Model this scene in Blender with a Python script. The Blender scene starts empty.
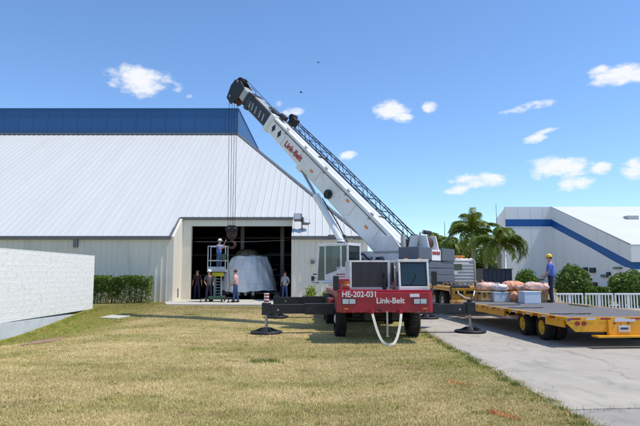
import bpy, math, random
import numpy as np
from mathutils import Matrix, Vector
random.seed(7); rng = np.random.default_rng(7)
SC = bpy.context.scene; COL = SC.collection
R = math.radians

# ------------------------------------------------------------------ camera
FPX = 560.0; PITCH = math.atan(61 / FPX); EYE = 1.75
cd = bpy.data.cameras.new('camera'); cam = bpy.data.objects.new('camera', cd); COL.objects.link(cam)
cd.sensor_width = 36; cd.lens = 36 * FPX / 640; cd.clip_end = 4000; cd.clip_start = .1
cam.location = (0, 0, EYE); cam.rotation_euler = (math.pi / 2 + PITCH, 0, 0)
SC.camera = cam
CP, SP = math.cos(PITCH), math.sin(PITCH)
def ray(px, py):
    u, v = px - 320, 213 - py
    return Vector((u, FPX * CP - v * SP, FPX * SP + v * CP))
def at(px, py, Y):                       # the point of the place seen at that pixel, Y metres away
    d = ray(px, py); t = Y / d.y
    return Vector((d.x * t, Y, EYE + d.z * t))
def on_ground(px, py, z=0):
    d = ray(px, py); t = (z - EYE) / d.z
    return Vector((d.x * t, d.y * t, z))
def zat(py, Y): return at(320, py, Y).z
def xat(px, py, Y): return at(px, py, Y).x

# ------------------------------------------------------------------ sun, sky, exposure
SUN_EL, SUN_AZ = R(63), math.atan2(1.0, -0.15)      # azimuth measured from +Y towards +X
sdir = Vector((math.cos(SUN_EL) * math.sin(SUN_AZ), math.cos(SUN_EL) * math.cos(SUN_AZ), math.sin(SUN_EL)))
sl = bpy.data.lights.new('sun', 'SUN'); sl.energy = 4.1; sl.angle = R(.53); sl.color = (1, .95, .865)
sun = bpy.data.objects.new('sun', sl); COL.objects.link(sun)
sun.rotation_euler = sdir.to_track_quat('Z', 'Y').to_euler(); sun.location = (0, 0, 60)
SC.view_settings.view_transform = 'Standard'; SC.view_settings.look = 'None'
SC.view_settings.exposure = 0.0; SC.view_settings.gamma = 1; SC.view_settings.use_curve_mapping = False

def lin(r, g, b):
    f = lambda c: (c / 255 / 12.92) if c / 255 <= .04045 else ((c / 255 + .055) / 1.055) ** 2.4
    return (f(r), f(g), f(b), 1)

W = bpy.data.worlds.new('World'); SC.world = W; W.use_nodes = True
nt = W.node_tree; nt.nodes.clear()
def N(t, **k):
    n = nt.nodes.new(t)
    for a, b in k.items(): setattr(n, a, b)
    return n
def setin(n, i, v):
    if hasattr(v, 'is_linked') or isinstance(v, bpy.types.NodeSocket): nt.links.new(v, n.inputs[i])
    else: n.inputs[i].default_value = v
def M_(op, a, b=None, c=None, clamp=False):
    n = N('ShaderNodeMath', operation=op, use_clamp=clamp); setin(n, 0, a)
    if b is not None: setin(n, 1, b)
    if c is not None: setin(n, 2, c)
    return n.outputs[0]
sky = N('ShaderNodeTexSky', sky_type='NISHITA', sun_disc=False, sun_elevation=SUN_EL, sun_rotation=SUN_AZ,
        altitude=0, air_density=1.0, dust_density=.12, ozone_density=2.2)
tc = N('ShaderNodeTexCoord')
dirv = tc.outputs['Generated']
nz = N('ShaderNodeTexNoise'); nz.inputs['Scale'].default_value = 26; nz.inputs['Detail'].default_value = 9
nz.inputs['Roughness'].default_value = .62
mp = N('ShaderNodeMapping'); mp.inputs['Scale'].default_value = (1, 1, 1.9); nt.links.new(dirv, mp.inputs[0]); nt.links.new(mp.outputs[0], nz.inputs['Vector'])
nz2 = N('ShaderNodeTexNoise'); nz2.inputs['Scale'].default_value = 90; nz2.inputs['Detail'].default_value = 5; nt.links.new(mp.outputs[0], nz2.inputs['Vector'])
nsum = M_('ADD', M_('MULTIPLY', nz.outputs['Fac'], 3.4), M_('MULTIPLY', nz2.outputs['Fac'], .8))
nsum = M_('SUBTRACT', nsum, 2.1)
CL = [(140, 80, 33, 14, 1.25), (116, 82, 10, 7, .8), (178, 88, 9, 5, .7), (190, 96, 6, 3, .4),
      (391, 110, 24, 9, 1.0), (402, 117, 14, 7, .7), (431, 108, 10, 6, .85), (529, 107, 30, 5, .9), (545, 102, 12, 4, .6),
      (536, 138, 14, 5, .8), (546, 131, 14, 3, .75), (562, 168, 38, 12, 1.15), (577, 183, 22, 8, 1.05), (600, 168, 14, 7, .9), (540, 178, 10, 5, .4),
      (480, 180, 28, 8, 1.05), (455, 190, 18, 5.5, .9), (450, 182, 10, 4, .4), (622, 76, 36, 10, 1.2), (598, 71, 16, 6, .8), (634, 170, 14, 11, 1.1),
      (347, 156, 11, 4.5, .85), (292, 112, 15, 5, .75), (276, 105, 12, 4, .45)]
mask = None
def add_cloud(d, up, w, h, k):
    global mask
    d = d.normalized(); r = d.cross(Vector((0, 0, 1))).normalized(); u = r.cross(d).normalized()
    r2 = (r * math.cos(up) + u * math.sin(up)); u2 = (u * math.cos(up) - r * math.sin(up))
    a = N('ShaderNodeVectorMath', operation='DOT_PRODUCT'); nt.links.new(dirv, a.inputs[0]); a.inputs[1].default_value = r2 / w
    b = N('ShaderNodeVectorMath', operation='DOT_PRODUCT'); nt.links.new(dirv, b.inputs[0]); b.inputs[1].default_value = u2 / h
    q = M_('ADD', M_('POWER', a.outputs['Value'], 2.0), M_('POWER', b.outputs['Value'], 2.0))
    v = M_('SUBTRACT', k + .35, M_('MULTIPLY', q, 1.1))
    v = M_('MAXIMUM', v, -3.0)
    mask = v if mask is None else M_('MAXIMUM', mask, v)
for (x, y, w, h, k) in CL:
    rr = ray(x, y); L = rr.length
    add_cloud(rr, .12 if w < 31 and h < 6 else 0, w / L * .93, h / L * 1.1, k + (.15 if w < 16 else 0))
for i in range(9):                                     # the same fair-weather clouds all round
    az = R(75 + i * 27 + random.uniform(-8, 8)); el = R(random.uniform(8, 32))
    add_cloud(Vector((math.sin(az) * math.cos(el), math.cos(az) * math.cos(el), math.sin(el))), 0, random.uniform(.04, .08), random.uniform(.012, .025), 1)
m = M_('ADD', mask, nsum)
ss = N('ShaderNodeMapRange', interpolation_type='SMOOTHSTEP'); nt.links.new(m, ss.inputs[0])
ss.inputs[1].default_value = .25; ss.inputs[2].default_value = 1.5
mx = N('ShaderNodeMix', data_type='RGBA'); nt.links.new(M_('MULTIPLY', ss.outputs[0], .93), mx.inputs['Factor'])
hs = N('ShaderNodeMix', data_type='RGBA', blend_type='MULTIPLY'); hs.inputs['Factor'].default_value = 1; nt.links.new(sky.outputs[0], hs.inputs['A']); hs.inputs['B'].default_value = (.92, 1.12, 1.34, 1)
nt.links.new(hs.outputs['Result'], mx.inputs['A']); mx.inputs['B'].default_value = (6.7, 6.8, 6.95, 1)
bg = N('ShaderNodeBackground'); bg.inputs[1].default_value = .146; nt.links.new(mx.outputs['Result'], bg.inputs[0])
wo = N('ShaderNodeOutputWorld'); nt.links.new(bg.outputs[0], wo.inputs[0])

# ------------------------------------------------------------------ materials
def mat(name, col, rough=.6, metal=0., var=.12, vs=2.5, bump=0., bs=40., dirt=None, ds=1.2, da=.5, coat=0., emit=None, alpha=1., trans=0., spec=.5, stretch=None, col2=None, isl=0.):
    m = bpy.data.materials.new(name); m.use_nodes = True
    t = m.node_tree; b = t.nodes['Principled BSDF']; L = t.links
    tcn = t.nodes.new('ShaderNodeTexCoord'); src = tcn.outputs['Object']
    if stretch:
        mpn = t.nodes.new('ShaderNodeMapping'); mpn.inputs['Scale'].default_value = stretch; L.new(src, mpn.inputs[0]); src = mpn.outputs[0]
    n1 = t.nodes.new('ShaderNodeTexNoise'); n1.inputs['Scale'].default_value = vs; n1.inputs['Detail'].default_value = 7; n1.inputs['Roughness'].default_value = .65
    L.new(src, n1.inputs['Vector'])
    mr = t.nodes.new('ShaderNodeMapRange'); L.new(n1.outputs['Fac'], mr.inputs[0]); mr.inputs[1].default_value = .28; mr.inputs[2].default_value = .72
    mix = t.nodes.new('ShaderNodeMix'); mix.data_type = 'RGBA'; L.new(mr.outputs[0], mix.inputs['Factor'])
    c2 = col2 if col2 else tuple(min(1, c * (1 + var)) for c in col[:3]) + (1,)
    c1 = col if col2 else tuple(c * (1 - var) for c in col[:3]) + (1,)
    mix.inputs['A'].default_value = c1; mix.inputs['B'].default_value = c2
    out = mix.outputs['Result']
    if isl:
        g = t.nodes.new('ShaderNodeNewGeometry'); h = t.nodes.new('ShaderNodeHueSaturation')
        mr3 = t.nodes.new('ShaderNodeMapRange'); L.new(g.outputs['Random Per Island'], mr3.inputs[0]); mr3.inputs[3].default_value = 1 - isl; mr3.inputs[4].default_value = 1 + isl
        L.new(mr3.outputs[0], h.inputs['Value']); L.new(out, h.inputs['Color']); out = h.outputs[0]
    if dirt:
        n2 = t.nodes.new('ShaderNodeTexNoise'); n2.inputs['Scale'].default_value = ds; n2.inputs['Detail'].default_value = 9; n2.inputs['Roughness'].default_value = .7
        L.new(src, n2.inputs['Vector'])
        m2 = t.nodes.new('ShaderNodeMapRange'); L.new(n2.outputs['Fac'], m2.inputs[0]); m2.inputs[1].default_value = .5; m2.inputs[2].default_value = .75; m2.inputs[4].default_value = da
        mx2 = t.nodes.new('ShaderNodeMix'); mx2.data_type = 'RGBA'; L.new(m2.outputs[0], mx2.inputs['Factor']); L.new(out, mx2.inputs['A']); mx2.inputs['B'].default_value = dirt
        out = mx2.outputs['Result']
    L.new(out, b.inputs['Base Color'])
    rr = t.nodes.new('ShaderNodeMapRange'); L.new(n1.outputs['Fac'], rr.inputs[0]); rr.inputs[3].default_value = max(.02, rough - .08); rr.inputs[4].default_value = min(1, rough + .08)
    L.new(rr.outputs[0], b.inputs['Roughness'])
    b.inputs['Metallic'].default_value = metal; b.inputs['Coat Weight'].default_value = coat; b.inputs['Coat Roughness'].default_value = .12
    b.inputs['Specular IOR Level'].default_value = spec
    if trans: b.inputs['Transmission Weight'].default_value = trans
    if alpha < 1: b.inputs['Alpha'].default_value = alpha
    if emit: b.inputs['Emission Color'].default_value = emit; b.inputs['Emission Strength'].default_value = 1
    if bump:
        n3 = t.nodes.new('ShaderNodeTexNoise'); n3.inputs['Scale'].default_value = bs; n3.inputs['Detail'].default_value = 6; L.new(src, n3.inputs['Vector'])
        bp = t.nodes.new('ShaderNodeBump'); bp.inputs['Strength'].default_value = bump; bp.inputs['Distance'].default_value = .05
        L.new(n3.outputs['Fac'], bp.inputs['Height']); L.new(bp.outputs[0], b.inputs['Normal'])
    return m
dust = lin(120, 105, 85)
MT = dict(
    white_metal=mat('white_metal', (.585, .585, .56, 1), .5, 0, .03, .25, dirt=lin(186, 183, 172), ds=.6, da=.25, stretch=(3, .3, .3)),
    beige=mat('beige_siding', lin(230, 220, 200), .6, 0, .05, .5, dirt=lin(170, 164, 146), ds=.7, da=.5, stretch=(2, 2, .35)),
    beige2=mat('beige_trim', lin(226, 218, 200), .55, 0, .05, .8),
    gutter=mat('gutter_metal', lin(112, 112, 112), .5, .3, .1, 2),
    blue_panel=mat('blue_panel', lin(40, 88, 138), .5, 0, .06, .3, stretch=(1, 1, .3)),
    blue_stripe=mat('blue_stripe', lin(0, 88, 156), .5, 0, .06, .5),
    bwall=mat('pale_panel_wall', (.87, .86, .835, 1), .6, 0, .02, .2, dirt=lin(222, 221, 217), ds=.3, da=.4, stretch=(1, 1, .3)),
    roofw=mat('white_roof', (.66, .66, .65, 1), .6, 0, .03, .2),
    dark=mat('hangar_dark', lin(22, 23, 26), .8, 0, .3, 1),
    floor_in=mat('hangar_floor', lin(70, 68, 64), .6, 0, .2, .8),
    block=mat('painted_block', (.83, .815, .77, 1), .8, 0, .04, 8, bump=.16, bs=28, dirt=lin(176, 172, 164), ds=5, da=.5),
    plinth=mat('painted_plinth', lin(205, 208, 212), .75, 0, .05, 2, bump=.15, bs=20, dirt=lin(150, 148, 135), ds=1.5, da=.5),
    slab=mat('concrete_slab', lin(190, 184, 170), .85, 0, .1, 1.2, bump=.2, bs=30, dirt=lin(130, 124, 110), ds=.8, da=.4),
    rust_slab=mat('weathered_slab', lin(150, 120, 95), .85, 0, .2, 3, bump=.3, bs=20),
    white_paint=mat('white_paint', (.76, .76, .74, 1), .35, 0, .03, 1.5, coat=.15, dirt=lin(150, 140, 120), ds=3.2, da=.6),
    boom_white=mat('boom_white', (.78, .775, .755, 1), .4, 0, .04, .8, coat=.12, dirt=lin(158, 150, 132), ds=2.0, da=.4, stretch=(1, 1, .5)),
    boom_grey=mat('boom_grey', lin(52, 54, 58), .45, .1, .15, 2, dirt=lin(100, 96, 88), ds=2, da=.35),
    boom_tip=mat('boom_tip_grey', lin(170, 172, 168), .45, .1, .1, 2, dirt=lin(90, 85, 78), ds=3, da=.5),
    red=mat('crane_red', lin(160, 8, 34), .38, 0, .14, 1.5, coat=.25, dirt=lin(104, 44, 40), ds=3.5, da=.6),
    cw_grey=mat('counterweight_grey', lin(84, 90, 100), .5, .0, .12, 1.2, dirt=dust, ds=1.5, da=.35, bump=.05, bs=10),
    black=mat('black_paint', lin(30, 31, 34), .5, 0, .25, 2, dirt=lin(85, 78, 68), ds=1.8, da=.4),
    rubber=mat('rubber', lin(28, 28, 28), .85, 0, .25, 4, dirt=lin(95, 86, 72), ds=3, da=.5, bump=.2, bs=40),
    steel=mat('bare_steel', lin(170, 170, 170), .35, .8, .1, 4),
    chrome=mat('polished_aluminium', lin(200, 202, 205), .32, .75, .08, 3, dirt=lin(120, 115, 110), ds=3, da=.3),
    jib=mat('jib_steel', lin(30, 42, 62), .5, .2, .2, 4),
    joint_grey=mat('joint_grey', lin(222, 221, 218), .7, 0, .05, 2),
    hook=mat('rusty_hook', lin(78, 50, 44), .6, .2, .3, 8, dirt=lin(50, 38, 34), ds=6, da=.7),
    cable=mat('wire_rope', lin(60, 58, 56), .5, .5, .1, 20),
    grille=mat('grille_black', lin(20, 21, 23), .5, .2, .2, 4),
    glass=mat('tinted_glass', lin(38, 52, 50), .05, 0, .1, 1, spec=.9, alpha=.72),
    glass_g=mat('green_glass', lin(64, 88, 78), .05, 0, .08, 1, spec=.9, alpha=.74),
    lampg=mat('lamp_glass', lin(190, 195, 198), .15, .1, .1, 20, coat=.5, bump=.3, bs=60),
    orange=mat('amber_plastic', lin(225, 130, 20), .3, 0, .1, 6, coat=.3),
    redlamp=mat('red_lamp', lin(140, 12, 12), .25, 0, .1, 8, coat=.5),
    yellow=mat('trailer_yellow', lin(226, 160, 12), .4, 0, .08, 1.5, coat=.2, dirt=lin(130, 90, 40), ds=2.2, da=.5),
    yellow_dirty=mat('worn_yellow', lin(190, 138, 24), .6, 0, .2, 3, dirt=lin(84, 62, 38), ds=3.5, da=.85),
    rim=mat('rim_yellow', lin(218, 170, 24), .4, 0, .08, 3, dirt=lin(120, 90, 40), ds=5, da=.5),
    deck=mat('deck_planks', lin(116, 112, 110), .85, 0, .15, 2, bump=.3, bs=12, dirt=lin(70, 64, 62), ds=1.6, da=.5, stretch=(6, .6, 1)),
    strap=mat('white_strap', lin(215, 208, 190), .8, 0, .1, 6),
    tarp=mat('white_tarp', lin(236, 237, 236), .5, 0, .04, 2, bump=1., bs=2.8),
    gold=mat('tan_dome', lin(120, 108, 84), .6, .2, .25, 9),
    pink=mat('orange_pink_cloth', lin(232, 168, 142), .75, 0, .1, 5, bump=.6, bs=9, col2=lin(242, 208, 192)),
    pink2=mat('orange_cloth', lin(226, 140, 90), .75, 0, .1, 5, bump=.6, bs=9, col2=lin(236, 180, 150)),
    pinkw=mat('white_wrap', lin(225, 215, 215), .5, 0, .1, 7, bump=.6, bs=12),
    foam=mat('white_foam', lin(214, 222, 230), .7, 0, .04, 3),
    wood=mat('pale_wood', lin(190, 165, 120), .8, 0, .15, 8, stretch=(1, 8, 8)),
    barrier=mat('white_plastic', lin(226, 226, 222), .5, 0, .03, 3),
    lift_green=mat('lift_green', lin(48, 84, 62), .5, 0, .15, 4),
    lift_yel=mat('lift_yellow', lin(200, 190, 40), .5, 0, .15, 4),
    lift_grey=mat('lift_grey', lin(168, 172, 176), .4, .1, .08, 4),
    skin=mat('skin', lin(196, 140, 112), .55, 0, .08, 12),
    hair=mat('hair', lin(42, 30, 22), .7, 0, .3, 30),
    jeans=mat('jeans', lin(48, 70, 112), .85, 0, .2, 10, bump=.3, bs=25),
    navy=mat('navy_trousers', lin(26, 32, 58), .85, 0, .2, 10, bump=.3, bs=25),
    blueshirt=mat('blue_shirt', lin(86, 116, 190), .85, 0, .1, 8, bump=.4, bs=18),
    pinkshirt=mat('pink_shirt', lin(218, 168, 160), .85, 0, .1, 8, bump=.4, bs=18),
    darkshirt=mat('maroon_shirt', lin(62, 30, 34), .85, 0, .1, 8, bump=.4, bs=18),
    greyshirt=mat('grey_shirt', lin(92, 84, 84), .85, 0, .1, 8, bump=.4, bs=18),
    whiteshirt=mat('patterned_shirt', lin(40, 40, 48), .85, 0, .1, 22, col2=lin(215, 215, 220)),
    boots=mat('boots', lin(50, 38, 28), .7, 0, .2, 8),
    hat_y=mat('yellow_hard_hat', lin(232, 196, 20), .3, 0, .04, 5, coat=.4),
    hat_w=mat('white_hard_hat', (.8, .8, .8, 1), .3, 0, .03, 5, coat=.4),
    leaf=mat('leaf_green', lin(72, 98, 32), .5, 0, .3, 2.2, col2=lin(124, 148, 58), isl=.45),
    leaf_dark=mat('leaf_dark', lin(46, 74, 26), .55, 0, .3, 2.2, col2=lin(88, 112, 44), isl=.4),
    palm=mat('palm_leaf', lin(78, 106, 30), .45, 0, .3, 1.2, col2=lin(138, 152, 58), isl=.4),
    palm_trunk=mat('palm_trunk', lin(150, 140, 118), .85, 0, .2, 5, bump=.4, bs=14, stretch=(1, 1, 4)),
    bark=mat('bark', lin(92, 76, 58), .9, 0, .3, 8, bump=.5, bs=20),
    lime=mat('lime_leaf', lin(130, 150, 30), .6, 0, .2, 8, isl=.3),
    spray=mat('orange_spray', lin(212, 146, 92), .9, 0, .2, 10),
    plate=mat('number_plate', lin(205, 205, 215), .4, 0, .05, 20),
    lettering_red=mat('lettering_red', lin(165, 16, 28), .5, 0, .08, 5),
    lettering_white=mat('lettering_white', lin(232, 226, 222), .5, 0, .05, 5),
    lettering_dark=mat('lettering_dark', lin(60, 62, 80), .5, 0, .05, 5),
    container=mat('dark_container', lin(34, 40, 56), .6, 0, .15, 2),
    bird=mat('bird_dark', lin(30, 30, 32), .8))
for k in ('palm', 'leaf', 'leaf_dark', 'lime'):           # leaves let some light through
    t = MT[k].node_tree; b = t.nodes['Principled BSDF']; tr_ = t.nodes.new('ShaderNodeBsdfTranslucent'); ms_ = t.nodes.new('ShaderNodeMixShader'); ms_.inputs[0].default_value = .32
    t.links.new(b.inputs['Base Color'].links[0].from_socket, tr_.inputs['Color']); t.links.new(b.outputs[0], ms_.inputs[1]); t.links.new(tr_.outputs[0], ms_.inputs[2])
    t.links.new(ms_.outputs[0], [n for n in t.nodes if n.type == 'OUTPUT_MATERIAL'][0].inputs[0])
for k in ('glass', 'glass_g'):
    MT[k].use_backface_culling = False

# ------------------------------------------------------------------ mesh helpers
I4 = Matrix.Identity(4)
def Rz(a): return Matrix.Rotation(a, 4, 'Z')
def Tr(*v): return Matrix.Translation(Vector(v[0] if len(v) == 1 else v))
def frame(o, x, y, z):
    m = Matrix.Identity(4)
    for i, a in enumerate((x, y, z, o)):
        for j in range(3): m[j][i] = a[j]
    return m
class MB:
    def __init__(s, M=None): s.v = []; s.f = []; s.sm = []; s.M = M if M is not None else I4
    def add(s, vs, fs, smooth=False):
        n = len(s.v); s.v += [tuple(s.M @ Vector(p)) for p in vs]
        s.f += [tuple(i + n for i in f) for f in fs]; s.sm += [smooth] * len(fs); return s
    def box(s, x0, x1, y0, y1, z0, z1, T=None):
        vs = [Vector((x, y, z)) for z in (z0, z1) for (x, y) in ((x0, y0), (x1, y0), (x1, y1), (x0, y1))]
        if T is not None: vs = [T @ p for p in vs]
        return s.add(vs, [(3, 2, 1, 0), (4, 5, 6, 7), (0, 1, 5, 4), (1, 2, 6, 5), (2, 3, 7, 6), (3, 0, 4, 7)])
    def cyl(s, p0, p1, r0, r1=None, n=14, smooth=True, caps=True):
        r1 = r0 if r1 is None else r1
        p0, p1 = Vector(p0), Vector(p1); d = (p1 - p0).normalized()
        a = d.orthogonal().normalized(); b = d.cross(a)
        vs = [p + (a * math.cos(2 * math.pi * i / n) + b * math.sin(2 * math.pi * i / n)) * r for p, r in ((p0, r0), (p1, r1)) for i in range(n)]
        s.add(vs, [(i, (i + 1) % n, n + (i + 1) % n, n + i) for i in range(n)], smooth)
        if caps: s.add(vs, [tuple(range(n - 1, -1, -1)), tuple(range(n, 2 * n))])
        return s
    def lathe(s, p0, d, prof, n=20, smooth=True, caps=True):       # prof: (distance along d, radius)
        p0, d = Vector(p0), Vector(d).normalized(); a = d.orthogonal().normalized(); b = d.cross(a); vs = []
        for (h, r) in prof:
            vs += [p0 + d * h + (a * math.cos(2 * math.pi * i / n) + b * math.sin(2 * math.pi * i / n)) * r for i in range(n)]
        fs = [(k * n + i, k * n + (i + 1) % n, (k + 1) * n + (i + 1) % n, (k + 1) * n + i) for k in range(len(prof) - 1) for i in range(n)]
        s.add(vs, fs, smooth)
        if caps: s.add(vs, [tuple(range(n - 1, -1, -1)), tuple(range((len(prof) - 1) * n, len(prof) * n))])
        return s
    def tube(s, pts, r, n=6):
        pts = [Vector(p) for p in pts]; vs = []; up = None
        for i, p in enumerate(pts):
            d = (pts[min(i + 1, len(pts) - 1)] - pts[max(i - 1, 0)]).normalized()
            a = d.orthogonal().normalized() if up is None else (up - d * up.dot(d)).normalized()
            up = a; b = d.cross(a); rr = r[i] if isinstance(r, (list, tuple)) else r
            vs += [p + (a * math.cos(2 * math.pi * k / n) + b * math.sin(2 * math.pi * k / n)) * rr for k in range(n)]
        fs = [(j * n + k, j * n + (k + 1) % n, (j + 1) * n + (k + 1) % n, (j + 1) * n + k) for j in range(len(pts) - 1) for k in range(n)]
        fs += [tuple(range(n - 1, -1, -1)), tuple(range((len(pts) - 1) * n, len(pts) * n))]
        return s.add(vs, fs, True)
    def prism(s, poly, F, h0, h1):                        # poly in F's xy plane, extruded along F's z
        n = len(poly); vs = [F @ Vector((x, y, h)) for h in (h0, h1) for (x, y) in poly]
        return s.add(vs, [tuple(range(n - 1, -1, -1)), tuple(range(n, 2 * n))] + [(i, (i + 1) % n, n + (i + 1) % n, n + i) for i in range(n)])
    def ball(s, c, r, n=12, m=8, noise=0.):
        c = Vector(c); r = r if isinstance(r, (tuple, list)) else (r, r, r); vs = [c + Vector((0, 0, r[2]))]
        for j in range(1, m):
            t = math.pi * j / m
            for i in range(n):
                a = 2 * math.pi * i / n; k = 1 + random.uniform(-noise, noise)
                vs.append(c + Vector((r[0] * math.sin(t) * math.cos(a) * k, r[1] * math.sin(t) * math.sin(a) * k, r[2] * math.cos(t) * k)))
        vs.append(c - Vector((0, 0, r[2])))
        fs = [(0, 1 + i, 1 + (i + 1) % n) for i in range(n)]
        for j in range(m - 2):
            fs += [(1 + j * n + i, 1 + (j + 1) * n + i, 1 + (j + 1) * n + (i + 1) % n, 1 + j * n + (i + 1) % n) for i in range(n)]
        l = len(vs) - 1; b0 = 1 + (m - 2) * n
        fs += [(l, b0 + (i + 1) % n, b0 + i) for i in range(n)]
        return s.add(vs, fs, True)
    def build(s, name, m, parent=None, bev=0., kind=None, label=None):
        me = bpy.data.meshes.new(name); me.from_pydata(s.v, [], s.f)
        me.polygons.foreach_set('use_smooth', s.sm); me.materials.append(MT[m] if isinstance(m, str) else m)
        o = bpy.data.objects.new(name, me); COL.objects.link(o); o.parent = parent
        if bev:
            b = o.modifiers.new('bevel', 'BEVEL'); b.width = bev; b.segments = 2; b.limit_method = 'ANGLE'; b.angle_limit = R(40)
            b.harden_normals = False
        if kind: o['kind'] = kind
        if label: o['label'] = label
        return o
def tag(o, label=None, cat=None, group=None, kind=None):
    if label: o['label'] = label
    if cat: o['category'] = cat
    if group: o['group'] = group
    if kind: o['kind'] = kind
    return o
def thing(name, label, cat, loc=(0, 0, 0), rz=0., group=None):
    o = bpy.data.objects.new(name, None); o.empty_display_size = .3; COL.objects.link(o)
    o.location = loc; o.rotation_euler = (0, 0, rz); return tag(o, label, cat, group)
def copy_tree(o, parent=None):
    c = o.copy(); COL.objects.link(c); c.parent = parent
    for ch in [x for x in bpy.data.objects if x.parent == o]: copy_tree(ch, c)
    return c
def letters(txt, size, M, m, parent, name='lettering', sx=1., bold=0.):
    cu = bpy.data.curves.new(name, 'FONT'); cu.body = txt; cu.size = size; cu.extrude = .004; cu.offset = bold
    cu.align_x = 'CENTER'; cu.align_y = 'CENTER'; cu.materials.append(MT[m])
    tmp = bpy.data.objects.new(name, cu); COL.objects.link(tmp)
    bpy.context.view_layer.update()
    me = bpy.data.meshes.new_from_object(tmp.evaluated_get(bpy.context.evaluated_depsgraph_get()))
    bpy.data.objects.remove(tmp)
    me.transform(M @ Matrix.Diagonal((sx, 1, 1, 1)))
    o = bpy.data.objects.new(name, me); COL.objects.link(o); o.parent = parent
    return o
def raw_mesh(name, V, F, m, parent=None):              # V (n,3), F (k,3|4) numpy arrays
    me = bpy.data.meshes.new(name); k, c = F.shape
    me.vertices.add(len(V)); me.vertices.foreach_set('co', V.astype(np.float32).ravel())
    me.loops.add(k * c); me.loops.foreach_set('vertex_index', F.astype(np.int32).ravel())
    me.polygons.add(k); me.polygons.foreach_set('loop_start', np.arange(0, k * c, c, dtype=np.int32))
    me.update(calc_edges=True); me.materials.append(MT[m] if isinstance(m, str) else m)
    o = bpy.data.objects.new(name, me); COL.objects.link(o); o.parent = parent; return o
def sstep(a, b, x):
    t = np.clip((x - a) / (b - a), 0, 1); return t * t * (3 - 2 * t)
def rnd(a, b): return random.uniform(a, b)

# ================================================================== GROUND
def zl(x, y):                                          # lawn height
    x = np.asarray(x, float); y = np.asarray(y, float)
    rise = .22 * sstep(19, 28, y) * sstep(3.1, .6, x)
    dip = -.40 * sstep(-5.5, -10.4, x) * sstep(26.5, 17.5, y)
    roll = .015 * np.sin(x * .7 + 1) * np.sin(y * .5) * sstep(2.6, 0, x)
    return rise + dip + roll
xs = np.concatenate([[-900, -400, -150, -80, -50, -35], np.linspace(-26, 8, 86), [12, 20, 40, 80, 160, 400, 900]])
ys = np.concatenate([[-60, -20, -5, 0], np.linspace(2, 34, 80), [38, 46, 60, 90, 150, 300, 700, 1500]])
X, Y = np.meshgrid(xs, ys); V = np.stack([X.ravel(), Y.ravel(), zl(X, Y).ravel()], 1)
nx, ny = len(xs), len(ys); ii, jj = np.meshgrid(np.arange(nx - 1), np.arange(ny - 1)); a = (jj * nx + ii).ravel()
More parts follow.
